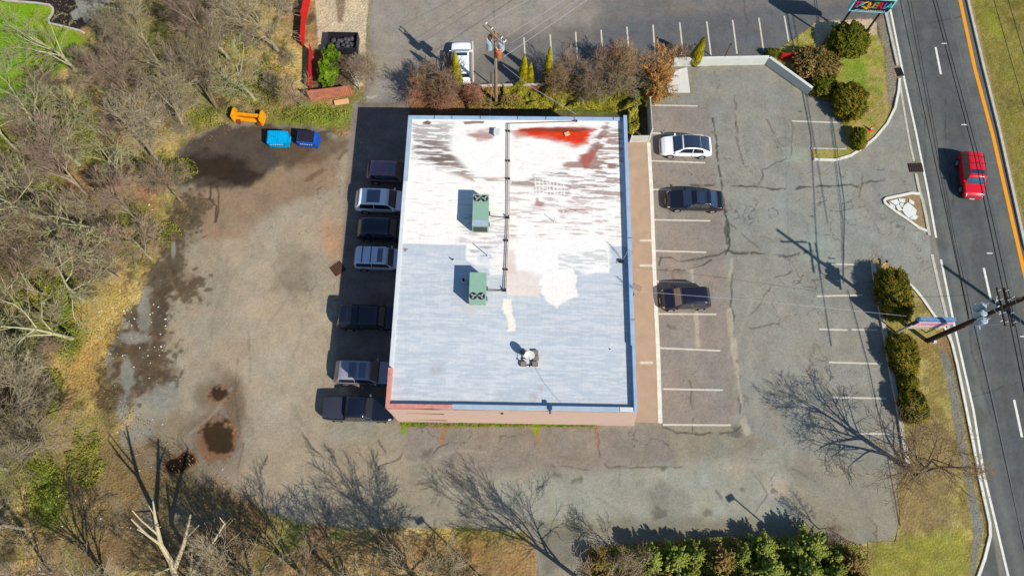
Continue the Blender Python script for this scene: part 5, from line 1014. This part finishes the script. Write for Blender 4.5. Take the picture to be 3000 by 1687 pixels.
def place_words(x, y):
    h_ = 'at the left edge' if x < 70 else 'near the left edge' if x < 170 else 'mid-wood' if x < 330 else 'near the lot' if x < 500 else 'left of the red fence' if x < 640 else 'beside the red fence'
    v_ = 'above the frame top' if y < -20 else 'along the top of the wood' if y < 90 else 'level with the lawn' if y < 220 else 'level with the orange snow pusher' if y < 330 else 'level with the dumpsters' if y < 430 else 'just below the dumpster level' if y < 540 else 'halfway down the wood' if y < 680 else 'above the tan leaf slope level' if y < 840 else 'below the leaf slope level'
    return h_+', '+v_
used_l = set()
for i, (x, y) in enumerate(fill):
    v = random.choice([0, 0, 1, 1, 2, 3, 4, 5, 5]); lb = FL[v]+' '+place_words(x, y)
    for alt in (3, 5, 4, 2, 1, 0):
        if lb in used_l: v = alt; lb = FL[v]+' '+place_words(x, y)
    used_l.add(lb); place_tree(VA[v], lb, x, y, random.random()*6.28, random.uniform(.62, .95), WGp if True else None)
print('trees', len(fill)+len(edge))
# undergrowth thicket as one mass
def merge(name, spots, V_, m_, label, cat, kind='stuff'):
    VV, FF, off = [], [], 0
    for (x, y, sc, rz, k) in spots:
        for me in V_[k]:
            n = len(me.vertices); co = np.empty(n*3, np.float32); me.vertices.foreach_get('co', co); co = co.reshape(-1, 3)*sc
            c_, s_ = math.cos(rz), math.sin(rz); co = np.stack([co[:, 0]*c_-co[:, 1]*s_, co[:, 0]*s_+co[:, 1]*c_, co[:, 2]], 1); b = P(x, y); co[:, 0] += b.x; co[:, 1] += b.y
            fn = len(me.polygons); fi = np.empty(fn*4, np.int32); me.loops.foreach_get('vertex_index', fi); VV.append(co); FF.append(fi.reshape(-1, 4)+off); off += n
    o = mesh_np(name, np.concatenate(VV), np.concatenate(FF), m_); tag(o, label, cat, None, kind); return o
sp = {'a': [], 'b': [], 'c': []}
for _ in range(290):
    x, y = random.uniform(-100, 800), random.uniform(-120, 1449)
    lim = np.interp(y, [-120, 240, 300, 420, 560, 640, 760, 860, 1000, 1200, 1300, 1449], [745, 740, 560, 430, 430, 380, 240, 170, 160, 90, 60, 40])
    if x < lim and not (x < 240 and y < 340 - max(0, x)*.9) and not (170 < x < 310 and y < 100): sp[random.choice('aab' if y < 900 else 'aac')].append((x, y, random.uniform(.45, .95), random.random()*6.28, 0 if random.random() < .5 else 1))
merge('undergrowth', sp['a'], [VB[3], VB[0]], M['twig'], 'grey-brown tangle of brush under the bare trees', 'undergrowth')
merge('undergrowth', sp['b'], [VB[1], VB[2]], M['twigp'], 'mauve brambles tangled between the bare trees', 'undergrowth')
if sp['c']: merge('undergrowth', sp['c'], [VB[3], VB[1]], M['twigb'], 'brown brush on the lower left slope', 'undergrowth')
# --- trees of the south edge (mostly seen through their shadows)
SGp = 'bare trees along the south edge'
for x, y, v, rz, sc, lb in [(1475, 1470, 1, 3.3, 1.12, 'bare tree just below the picture whose shadow reaches towards the building wall'), (1085, 1480, 2, 1.0, .95, 'pale bare tree at the bottom edge, its crown tips in view'), (1060, 1500, 4, 2.5, 1.0, 'multi-stemmed bare tree at the bottom edge casting the broad shadow'),
        (930, 1530, 0, .2, 1.05, 'grey bare tree below the bottom edge left of the pale one'), (800, 1480, 1, 4.2, 1.05, 'grey bare tree at the bottom edge above the leaf litter'), (690, 1500, 4, 5.0, .9, 'dark bare tree at the bottom edge right of the dead snag'), (300, 1500, 0, 1.6, 1.0, 'bare tree at the lower left casting forked shadows'), (130, 1440, 5, 2.2, 1.0, 'mauve bare tree in the lower left corner'),
        (60, 1330, 1, .8, .9, 'slender bare tree on the lower left slope'), (20, 1180, 2, 3.0, .85, 'pale bare tree near the left edge below the slope'), (1240, 1560, 5, 3.3, .8, 'small bare tree below the bottom edge right of the lamp post'), (600, 1560, 1, 3.3, 1.0, 'slender bare tree below the snag at the bottom'), (1560, 1400, 5, 1.1, .55, 'small leafless tree among the evergreen shrubs'), (2060, 1330, 5, 2.1, .4, 'tiny leafless sapling at the east end of the evergreens')]:
    place_tree(VA[v], lb, x, y, rz, sc, SGp)
VR = variant(31, 10.3, ('barkd', 'twigb'), spread=.80, nb=(9, 6, 5, 4), up=.12, lean=(-.44, .06), stems=1, tr=.27, first=.14, len0=.6, twig=.014)
place_tree(VR, 'spreading bare tree on the verge between hedge and road, its shadow across the bays', 2312, 1196, .0, 1.0, None)
# dead snag with broken limbs
b = P(452, 1495); sn = thing('dead_tree', 'pale dead tree with broken limbs at the lower left', 'tree', (b.x, b.y, 0))
def LP(x, y, h): return P(x, y, h)-Vector((b.x, b.y, 0))
limbs = [[(441, 1449, 4.2, .24), (432, 1415, 5.0, .2), (405, 1370, 6.2, .15), (390, 1300, 7.2, .1), (385, 1260, 7.8, .04)], [(405, 1370, 6.2, .13), (370, 1345, 7, .1), (330, 1305, 7.8, .06)], [(370, 1345, 7, .06), (345, 1330, 7.4, .05)], [(398, 1345, 6.6, .1), (355, 1308, 7.4, .06), (332, 1283, 7.9, .05)], [(388, 1320, 7, .05), (404, 1325, 7.4, .04)],
         [(441, 1425, 4.9, .18), (462, 1370, 6.2, .13), (472, 1330, 7, .1), (479, 1295, 7.6, .06)], [(466, 1355, 6.5, .09), (486, 1335, 7.2, .07), (501, 1320, 7.6, .05)], [(445, 1440, 4.5, .12), (428, 1428, 5, .08), (388, 1445, 5.4, .05)], [(390, 1300, 7.2, .05), (374, 1270, 7.6, .03)]]
k = MB(); k.tube((0, 0, -.1), LP(441, 1449, 4.2), .30, .24, 12)
for i, lm in enumerate(limbs[:1]+limbs[5:6]):
    for a, c in zip(lm[:-1], lm[1:]): k.tube(LP(*a[:3]), LP(*c[:3]), a[3], c[3], 8); k.ball(LP(*c[:3]), c[3], 1)
k.build('trunk', M['snag'], sn)
for lm in limbs[1:5]+limbs[6:]:
    k = MB()
    for a, c in zip(lm[:-1], lm[1:]): k.tube(LP(*a[:3]), LP(*c[:3]), a[3]*.8, c[3]*.75, 7)
    k.build('broken_limb', M['snag'], sn)
b = P(545, 1500); sn = thing('dead_tree', 'second pale dead stem right of the larger snag', 'tree', (b.x, b.y, 0))
k = MB(); pts = [(560, 1440, 4.0, .17), (590, 1400, 5.0, .13), (620, 1375, 5.8, .1), (566, 1313, 7.2, .05)]
pts = [(480, 1449, 4.5, .15), (512, 1395, 5.8, .12), (545, 1350, 6.8, .09), (566, 1315, 7.4, .05)]
k.tube((0, 0, -.1), LP(*pts[0][:3]), .2, .15, 8)
for a, c in zip(pts[:-1], pts[1:]): k.tube(LP(*a[:3]), LP(*c[:3]), a[3], c[3], 8)
for a, c in [((545, 1350, 6.8, .05), (556, 1345, 7.1, .04)), ((566, 1318, 7.3, .04), (552, 1300, 7.8, .02)), ((480, 1440, 4.6, .1), (484, 1375, 6, .05))]: k.tube(LP(*a[:3]), LP(*c[:3]), a[3], c[3], 6)
k.build('trunk', M['snag'], sn)
# --- leaf clouds
def leaves(name, pts, nrm, size, m_, parent=None, jit=.6):
    n = len(pts); pts = np.asarray(pts); nrm = np.asarray(nrm)+rng.normal(0, jit, (n, 3)); nrm /= np.linalg.norm(nrm, axis=1, keepdims=True)+1e-9
    ref = rng.normal(0, 1, (n, 3)); a = np.cross(nrm, ref); a /= np.linalg.norm(a, axis=1, keepdims=True)+1e-9; b_ = np.cross(nrm, a); s_ = size*rng.uniform(.6, 1.4, (n, 1))
    V = np.stack([pts+a*s_, pts+b_*s_*.5, pts-a*s_, pts-b_*s_*.5], 1).reshape(-1, 3); F = np.arange(n*4).reshape(-1, 4); return mesh_np(name, V, F, m_, parent)
def hedge(label, x, y, wx, wy, h, rz=0., m_='hedge', dens=1., cat='shrub', name='clipped_shrub', rough_=.17, power=2.9, group=None, size=.055, bare=0.):
    b_ = P(x, y); t_ = thing(name, label, cat, (b_.x, b_.y, 0), rz, group); sc = np.array([wx/2, wy/2, h*.55]); sd_ = int(x*7+y) % 997
    def pt(n, shell):
        d = rng.normal(0, 1, (n, 3)); d /= np.linalg.norm(d, axis=1, keepdims=True); d[:, 2] = np.where(d[:, 2] < -.55, -d[:, 2], d[:, 2])
        l = (np.abs(d[:, 0])**power+np.abs(d[:, 1])**power+np.abs(d[:, 2])**power)**(-1/power); q = d*l[:, None]
        f = 1+(fbm(q[:, 0]*wx+q[:, 2]*2, q[:, 1]*wy+q[:, 2]*3, .55, 3, sd_)-.5)*2*rough_*1.6
        return q*(f*shell)[:, None]*sc+[0, 0, h*.48], d
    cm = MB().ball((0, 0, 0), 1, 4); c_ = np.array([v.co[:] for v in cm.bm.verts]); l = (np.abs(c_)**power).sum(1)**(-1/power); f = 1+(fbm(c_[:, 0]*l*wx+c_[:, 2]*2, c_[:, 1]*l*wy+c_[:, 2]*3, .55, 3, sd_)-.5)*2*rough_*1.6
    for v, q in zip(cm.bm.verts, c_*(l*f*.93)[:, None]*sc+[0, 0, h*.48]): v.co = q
    cm.build('branches', M['darkcore'], t_, True)  # near-black inner core painted as the shade between leaves, no modelled branches
    n = int(dens*900*(wx*wy+(wx+wy)*h)); q, d = pt(n, rng.uniform(.90, 1.03, n)); 
    if bare: keep = fbm(q[:, 0], q[:, 1], .8, 3, sd_+3) > bare; q, d = q[keep], d[keep]
    leaves('foliage', q, d, size, M[m_], t_, .7); return t_
HG = 'clipped hedge shrubs beside the road'
def hpx(label, x0, y0, x1, y1, h, **k):
    c = P((x0+x1)/2, (y0+y1)/2, h*.6); a, b_ = P(x0, (y0+y1)/2, h*.6), P(x1, (y0+y1)/2, h*.6); u, v = P((x0+x1)/2, y0, h*.6), P((x0+x1)/2, y1, h*.6)
    px_, py_ = proj(c.x, c.y, 0); return hedge(label, px_, py_, b_.x-a.x, u.y-v.y, h, **k)
hpx('tallest clipped shrub at the upper end of the hedge row', 2213, 678, 2291, 800, 2.0, m_='hedge', group=HG, rz=R(6)); hpx('long clipped shrub in the middle of the hedge row below the sign', 2243, 838, 2306, 942, 1.8, m_='hedge', group=HG, rz=R(8))
hpx('smallest round clipped shrub in the hedge row', 2266, 943, 2308, 982, 1.5, m_='hedge', group=HG, power=2.3); hpx('lowest long clipped shrub of the hedge row beside the bare tree', 2268, 980, 2330, 1062, 1.6, m_='hedge', group=HG, rz=R(10))
hpx('large round dark shrub on the grass corner', 2100, 208, 2182, 296, 2.0, m_='hedge', power=2.3, group='shrubs of the grass corner'); hpx('small round shrub beside the orange cone', 2146, 320, 2182, 372, 1.2, m_='hedge', power=2.2, group='shrubs of the grass corner')
hpx('round shrub at the foot of the restaurant sign', 2094, 60, 2184, 136, 2.0, m_='hedgeg', power=2.3, rough_=.18, size=.075, group='shrubs of the grass corner')
hpx('sprawling bramble shrub behind the slanting wall', 2000, 120, 2110, 196, 1.5, m_='browning', power=2.2, rough_=.3, size=.07, dens=.7, group='shrubs of the grass corner'); hpx('green lower shrub at the end of the slanting wall', 2040, 178, 2104, 240, 1.2, m_='hedgeg', power=2.2, rough_=.3, size=.07, group='shrubs of the grass corner')
hpx('small green creeper on the white wall corner', 1928, 125, 1962, 140, .9, m_='hedgeg', power=2.2, rough_=.3)
# arborvitae cones
def arbor(label, bx, by, tx, ty, r_, m_='arbor'):
    b_ = P(bx, by); h = solve_h(b_, (tx, ty)); h = max(2.2, min(h, 6)); t_ = thing('conical_evergreen', label, 'conifer', (b_.x, b_.y, 0), random.random()*6, 'conical evergreens between the lots')
    n = 5200; z = rng.uniform(0, 1, n)**.75; an = rng.uniform(0, 6.283, n); rr = r_*(1-z)**.62*(.82+.28*fbm(an*.9, z*h, .6, 3, int(bx)))*rng.uniform(.8, 1.05, n)*np.minimum(1, .55+z*4)
    q = np.stack([np.cos(an)*rr, np.sin(an)*rr, .15+z*h], 1); d = np.stack([np.cos(an), np.sin(an), .5+0*an], 1); leaves('foliage', q, d, .07, M[m_], t_, .4)
    MB().tube((0, 0, 0), (0, 0, h*.93), r_*.62, .03, 10).build('trunk', M['darkcore'], t_); return t_  # solid near-black cone standing in for the shade inside the foliage
arbor('narrow twin-tipped conical evergreen right of the utility pole', 1316, 212, 1311, 142, .62); arbor('second narrow conical evergreen right of the utility pole', 1331, 212, 1326, 160, .55)
arbor('slim conical evergreen third from the utility pole', 1375, 210, 1374, 122, .55); arbor('conical evergreen by the white wall', 1745, 160, 1757, 96, .72); arbor('yellow-green conical evergreen partly hiding the white suv', 1152, 222, 1137, 132, .6)
# green and ivy masses
def cover(name, label, poly, h, m_, n, size, kind='stuff', seed=1):
    a = np.array(poly, float); x0, y0 = a.min(0); x1, y1 = a.max(0); q = []
    X = rng.uniform(x0, x1, n); Y = rng.uniform(y0, y1, n); ins = np.zeros(n, bool)
    for i in range(len(poly)):
        p, p2_ = poly[i], poly[(i+1) % len(poly)]; c = ((p[1] > Y) != (p2_[1] > Y)); den = (p2_[1]-p[1]) or 1e-9; ins ^= c & (X < (p2_[0]-p[0])*(Y-p[1])/den+p[0])
    W_ = np.array([P(a_, b_)[:2] for a_, b_ in zip(X[ins], Y[ins])]); hh = h*np.clip(fbm(W_[:, 0], W_[:, 1], 1.3, 4, seed)*2-.45, .05, 1.3)*rng.uniform(.45, 1, len(W_))
    o = leaves(name, np.column_stack([W_, hh]), np.tile([0, 0, 1.], (len(W_), 1)), size, M[m_], None, .6); tag(o, label, 'ground cover', None, kind)
cover('ivy_thicket', 'green and yellow ivy thicket north of the building', [(1265, 225), (1480, 222), (1620, 235), (1632, 262), (1612, 276), (1575, 282), (1270, 280)], 1.5, 'ivy', 46000, .08, seed=51)
cover('ivy_thicket', 'browning ivy along the foot of the utility pole', [(1180, 222), (1300, 222), (1320, 278), (1180, 280)], 1.2, 'browning', 15000, .08, seed=52)
cover('creeper', 'strip of green creeper at the east side of the building', [(1578, 285), (1600, 280), (1604, 330), (1590, 345), (1578, 345)], 1.3, 'ivy', 3500, .08, seed=53)
b_ = hpx('bright green evergreen shrub between the red fences and the dark container', 806, 120, 848, 208, 1.6, m_='brightg', power=2.2, rough_=.35, size=.08)
NB = 'leafless shrubs between the lots'
for x, y, v, rz, sc, lb in [(1100, 240, 0, .3, .95, 'tall brown leafless shrub at the north-west corner of the building'), (1140, 230, 1, 1.3, 1.0, 'mauve leafless shrub reaching over the parked white suv'), (1060, 250, 2, 2.3, .95, 'reddish leafless shrub overhanging the roof corner'), (1195, 255, 2, 3.3, .8, 'reddish leafless shrub left of the rear utility pole'), (1120, 262, 2, 5.1, .9, 'low red-stemmed shrub over the north parapet'),
        (1420, 235, 0, 4.3, .95, 'brown leafless shrub in the middle of the north strip'), (1490, 225, 1, .8, 1.05, 'mauve leafless shrub over the painted bays'), (1540, 200, 0, 1.8, 1.1, 'large brown leafless shrub over the painted bays'), (1560, 240, 3, 2.8, 1.1, 'tangled grey shrub above the ivy thicket'), (1480, 250, 3, 5.5, 1.0, 'low tangled shrub in front of the ivy thicket'),
        (1700, 150, 1, 3.1, .6, 'thin leafless shrub beside the orange-leaved bush'), (1590, 180, 3, 4.4, .9, 'grey leafless shrub left of the orange-leaved bush'), (1395, 215, 3, 2.2, .9, 'grey shrub beside the slim conical evergreen'), (1530, 180, 2, .4, 1.0, 'red-tipped shrub reaching into the north lot'), (1060, 215, 1, 4.1, .7, 'small mauve shrub at the end of the north lot'), (930, 190, 3, 1.1, .9, 'thin grey shrub at the edge of the concrete apron')]:
    me = VB[v]; place_tree((me[0], me[1]), lb, x, y, rz, sc*1.18, NB, cat='shrub', name='leafless_shrub')
# orange-leaved bush
def leafy(label, x, y, h, m_, n, seed, rad):
    b_ = P(x, y); t_ = thing('leafy_shrub', label, 'shrub', (b_.x, b_.y, 0)); lv = gen_tree(seed, h, spread=.7, nb=(6, 5, 4), stems=5, tr=.05, first=.1, twig=.012); tubes('branches', sum(lv, []), M['twigb'], t_)
    S_ = np.array(sum(lv[2:], [])); i = rng.integers(0, len(S_), n); f = rng.uniform(0, 1, (n, 1)); q = S_[i, :3]*(1-f)+S_[i, 3:6]*f+rng.normal(0, .05, (n, 3)); leaves('foliage', q, np.tile([0, 0, 1.], (n, 1)), .055, M[m_], t_, 1.)
leafy('orange-leaved bush beside the white pad', 1655, 215, 4.6, 'orangeleaf', 6500, 71, 1); leafy('second orange-leaved bush below the first', 1645, 256, 2.6, 'orangeleaf', 3600, 72, 1)
# evergreens of the south-east edge
def evergreen(seed, h, r_, m_):
    rg = np.random.default_rng(seed); S_ = []; Q = []; Dd = []
    nbr = 150
    for i in range(nbr):
        z = (i/nbr)**.9; an = i*2.399+rg.normal(0, .3); L_ = r_*(1-z)**.75*rg.uniform(.65, 1.1)+.12; b0 = np.array([0, 0, z*h*.93+.2]); dr = np.array([math.cos(an), math.sin(an), .45+z*1.1]); dr /= np.linalg.norm(dr); e = b0+dr*L_; S_.append((*b0, *e, .02, .008))
        m = int(150*L_/r_)+40; f = rg.uniform(.25, 1, m)**.7; side = rg.normal(0, 1, (m, 3)); side -= (side@dr)[:, None]*dr; w_ = .30*(1.12-f)*(.6+L_/r_*.5); q = b0+dr*(f*L_)[:, None]+side*w_[:, None]*.55; Q.append(q); Dd.append(np.tile(dr, (m, 1))+side*.7+[0, 0, .5])
    a = tubes('trunk', S_+[(0, 0, -.1, 0, 0, h*.95, .09, .02)], M['barkd']); Q, Dd = np.concatenate(Q), np.concatenate(Dd); b_ = leaves('crown', Q, Dd, .058, M[m_], None, .3); r2 = (a.data, b_.data); bpy.data.objects.remove(a); bpy.data.objects.remove(b_); return r2
EV_ = [evergreen(1, 2.7, 1.5, 'conif'), evergreen(2, 2.1, 1.7, 'conif'), evergreen(3, 2.0, 1.5, 'browning')]
ev = []
random.seed(9)
ELB = ['bushy evergreen in the dark evergreen belt at the bottom', 'broad evergreen in the dark evergreen belt at the bottom', 'browning evergreen in the belt at the bottom']
row = [(1500, 1415), (1560, 1400), (1625, 1408), (1690, 1395), (1748, 1388), (1800, 1400), (1862, 1385), (1915, 1375), (1975, 1380), (2030, 1372), (2085, 1385), (2130, 1405), (1530, 1455), (1600, 1450), (1665, 1445), (1725, 1440), (1790, 1448), (1850, 1440), (1905, 1430), (1960, 1440), (2020, 1430), (2080, 1440), (2150, 1450), (1560, 1500), (1640, 1495), (1700, 1490), (1770, 1500), (1840, 1490), (1900, 1485), (1970, 1495), (2040, 1488), (2110, 1495), (2170, 1500)]
for i, (x, y) in enumerate(row):
    v = 2 if (x < 1560 or x > 2110 or (i % 9 == 5)) else (i % 2); sc = random.uniform(.7, 1.2)*(.8 if x < 1600 else 1)
    rw = 'front row facing the lot' if i < 12 else 'second row' if i < 23 else 'back row at the picture edge'
    n_ = i if i < 12 else i-12 if i < 23 else i-23; ordn = ['first', 'second', 'third', 'fourth', 'fifth', 'sixth', 'seventh', 'eighth', 'ninth', 'tenth', 'eleventh', 'twelfth'][n_]
    place_tree(EV_[v], ['bushy', 'broad', 'browning'][v]+' evergreen, '+ordn+' from the left in the '+rw, x+random.uniform(-12, 12), y+random.uniform(-4, 16), random.random()*6.28, sc, 'evergreens along the south edge', cat='conifer', name='evergreen_tree')
cover('low_scrub', 'ragged green and brown scrub at the foot of the evergreens', [(1480, 1385), (1600, 1368), (1750, 1352), (1900, 1345), (2080, 1350), (2170, 1380), (2190, 1500), (1480, 1500)], 1.3, 'conif', 30000, .06, seed=81)
cover('low_scrub', 'browning scrub patches among the evergreens', [(1470, 1375), (1620, 1360), (1820, 1350), (2100, 1352), (2180, 1375), (2190, 1470), (1470, 1470)], 1.0, 'browning', 14000, .06, seed=83)
# fallen leaves and litter
lit = []; random.seed(4)
for _ in range(60): lit.append((random.uniform(240, 420), random.uniform(760, 900)))
for _ in range(70): lit.append((random.uniform(60, 420), random.uniform(400, 1400)))
for x, y in [(368, 298), (668, 488), (1160, 470), (2180, 240), (2190, 280), (560, 1180), (330, 850), (160, 1100), (2300, 1000), (2330, 1040), (905, 338), (910, 360)]: lit.append((x, y))
k = MB()
for x, y in lit:
    q = P(x, y, .04); s_ = random.uniform(.02, .075); k.box((q.x, q.y, .04+s_*.3), (s_*2, s_*1.3, s_*.6), rot=Matrix.Rotation(random.random()*6, 4, Vector((random.random(), random.random(), 1)).normalized()))
tag(k.build('scattered_litter', M['whiterock']), 'white scraps of litter scattered over the leaf litter and lot', 'litter', None, 'stuff')
n = 26000; X = rng.uniform(-48, -14, n); Y = rng.uniform(-6, 50, n); px_, py_ = proj(X, Y, 0); keep = (px_ < np.interp(py_, [-100, 240, 420, 640, 760, 1000, 1449], [740, 740, 430, 390, 330, 300, 900]))
q = np.stack([X[keep], Y[keep], .03+rng.uniform(0, .08, keep.sum())], 1); tag(leaves('fallen_leaves', q, np.tile([0, 0, 1.], (len(q), 1)), .07, mat('leaf_litter', C(190, 158, 104), .9, col2=C(120, 88, 58), vscale=1.2, var=.3), None, .5), 'tan fallen leaves lying on the wood floor', 'leaf litter', None, 'stuff')
Q = []
for (x, y, rx, ry) in [(30, 330, 50, 60), (60, 420, 60, 40), (20, 520, 50, 60), (90, 480, 40, 30), (120, 640, 50, 30), (150, 745, 40, 34), (170, 850, 34, 40), (60, 720, 60, 40), (30, 860, 40, 50), (120, 1240, 40, 60), (100, 960, 50, 30), (200, 300, 40, 40), (260, 200, 50, 30), (300, 120, 60, 30), (460, 430, 30, 24), (420, 590, 30, 24), (330, 640, 30, 30), (520, 300, 50, 20), (640, 240, 60, 24), (700, 190, 40, 30), (560, 120, 60, 30), (200, 560, 50, 30), (290, 400, 40, 26), (60, 1150, 60, 40), (220, 1150, 40, 60), (780, 290, 80, 18), (140, 300, 30, 40), (10, 1000, 40, 60)]:
    n_ = int(rx*ry*.9); an = rng.uniform(0, 6.283, n_); rr_ = rng.uniform(0, 1, n_)**.6; X_ = x+np.cos(an)*rr_*rx*1.3; Y_ = y+np.sin(an)*rr_*ry*1.3; W_ = np.array([P(a_, b_)[:2] for a_, b_ in zip(X_, Y_)]); hh = .7*np.clip(fbm(W_[:, 0], W_[:, 1], 1., 3, 77)*2.4-.8, .0, 1)*rng.uniform(.3, 1, n_); k_ = hh > .02; Q.append(np.column_stack([W_, hh])[k_])
Q = np.concatenate(Q); M['moss'] = leafmat('green_undergrowth', (122, 134, 36), (164, 164, 64), .8); tag(leaves('green_undergrowth', Q, np.tile([0, 0, 1.], (len(Q), 1)), .075, M['moss'], None, .6), 'yellow-green low plants growing between the bare trees', 'ground cover', None, 'stuff')
# weeds at the building foot
cover('weeds', 'green weeds growing from the foot of the pink wall', [(1012, 1066), (1500, 1068), (1500, 1074), (1012, 1074)], .25, 'brightg', 1500, .05, seed=61)
for o in list(scene.collection.objects):
    if o.type == 'MESH' and not o.parent and 'kind' not in o and 'label' not in o: print('UNTAGGED', o.name)
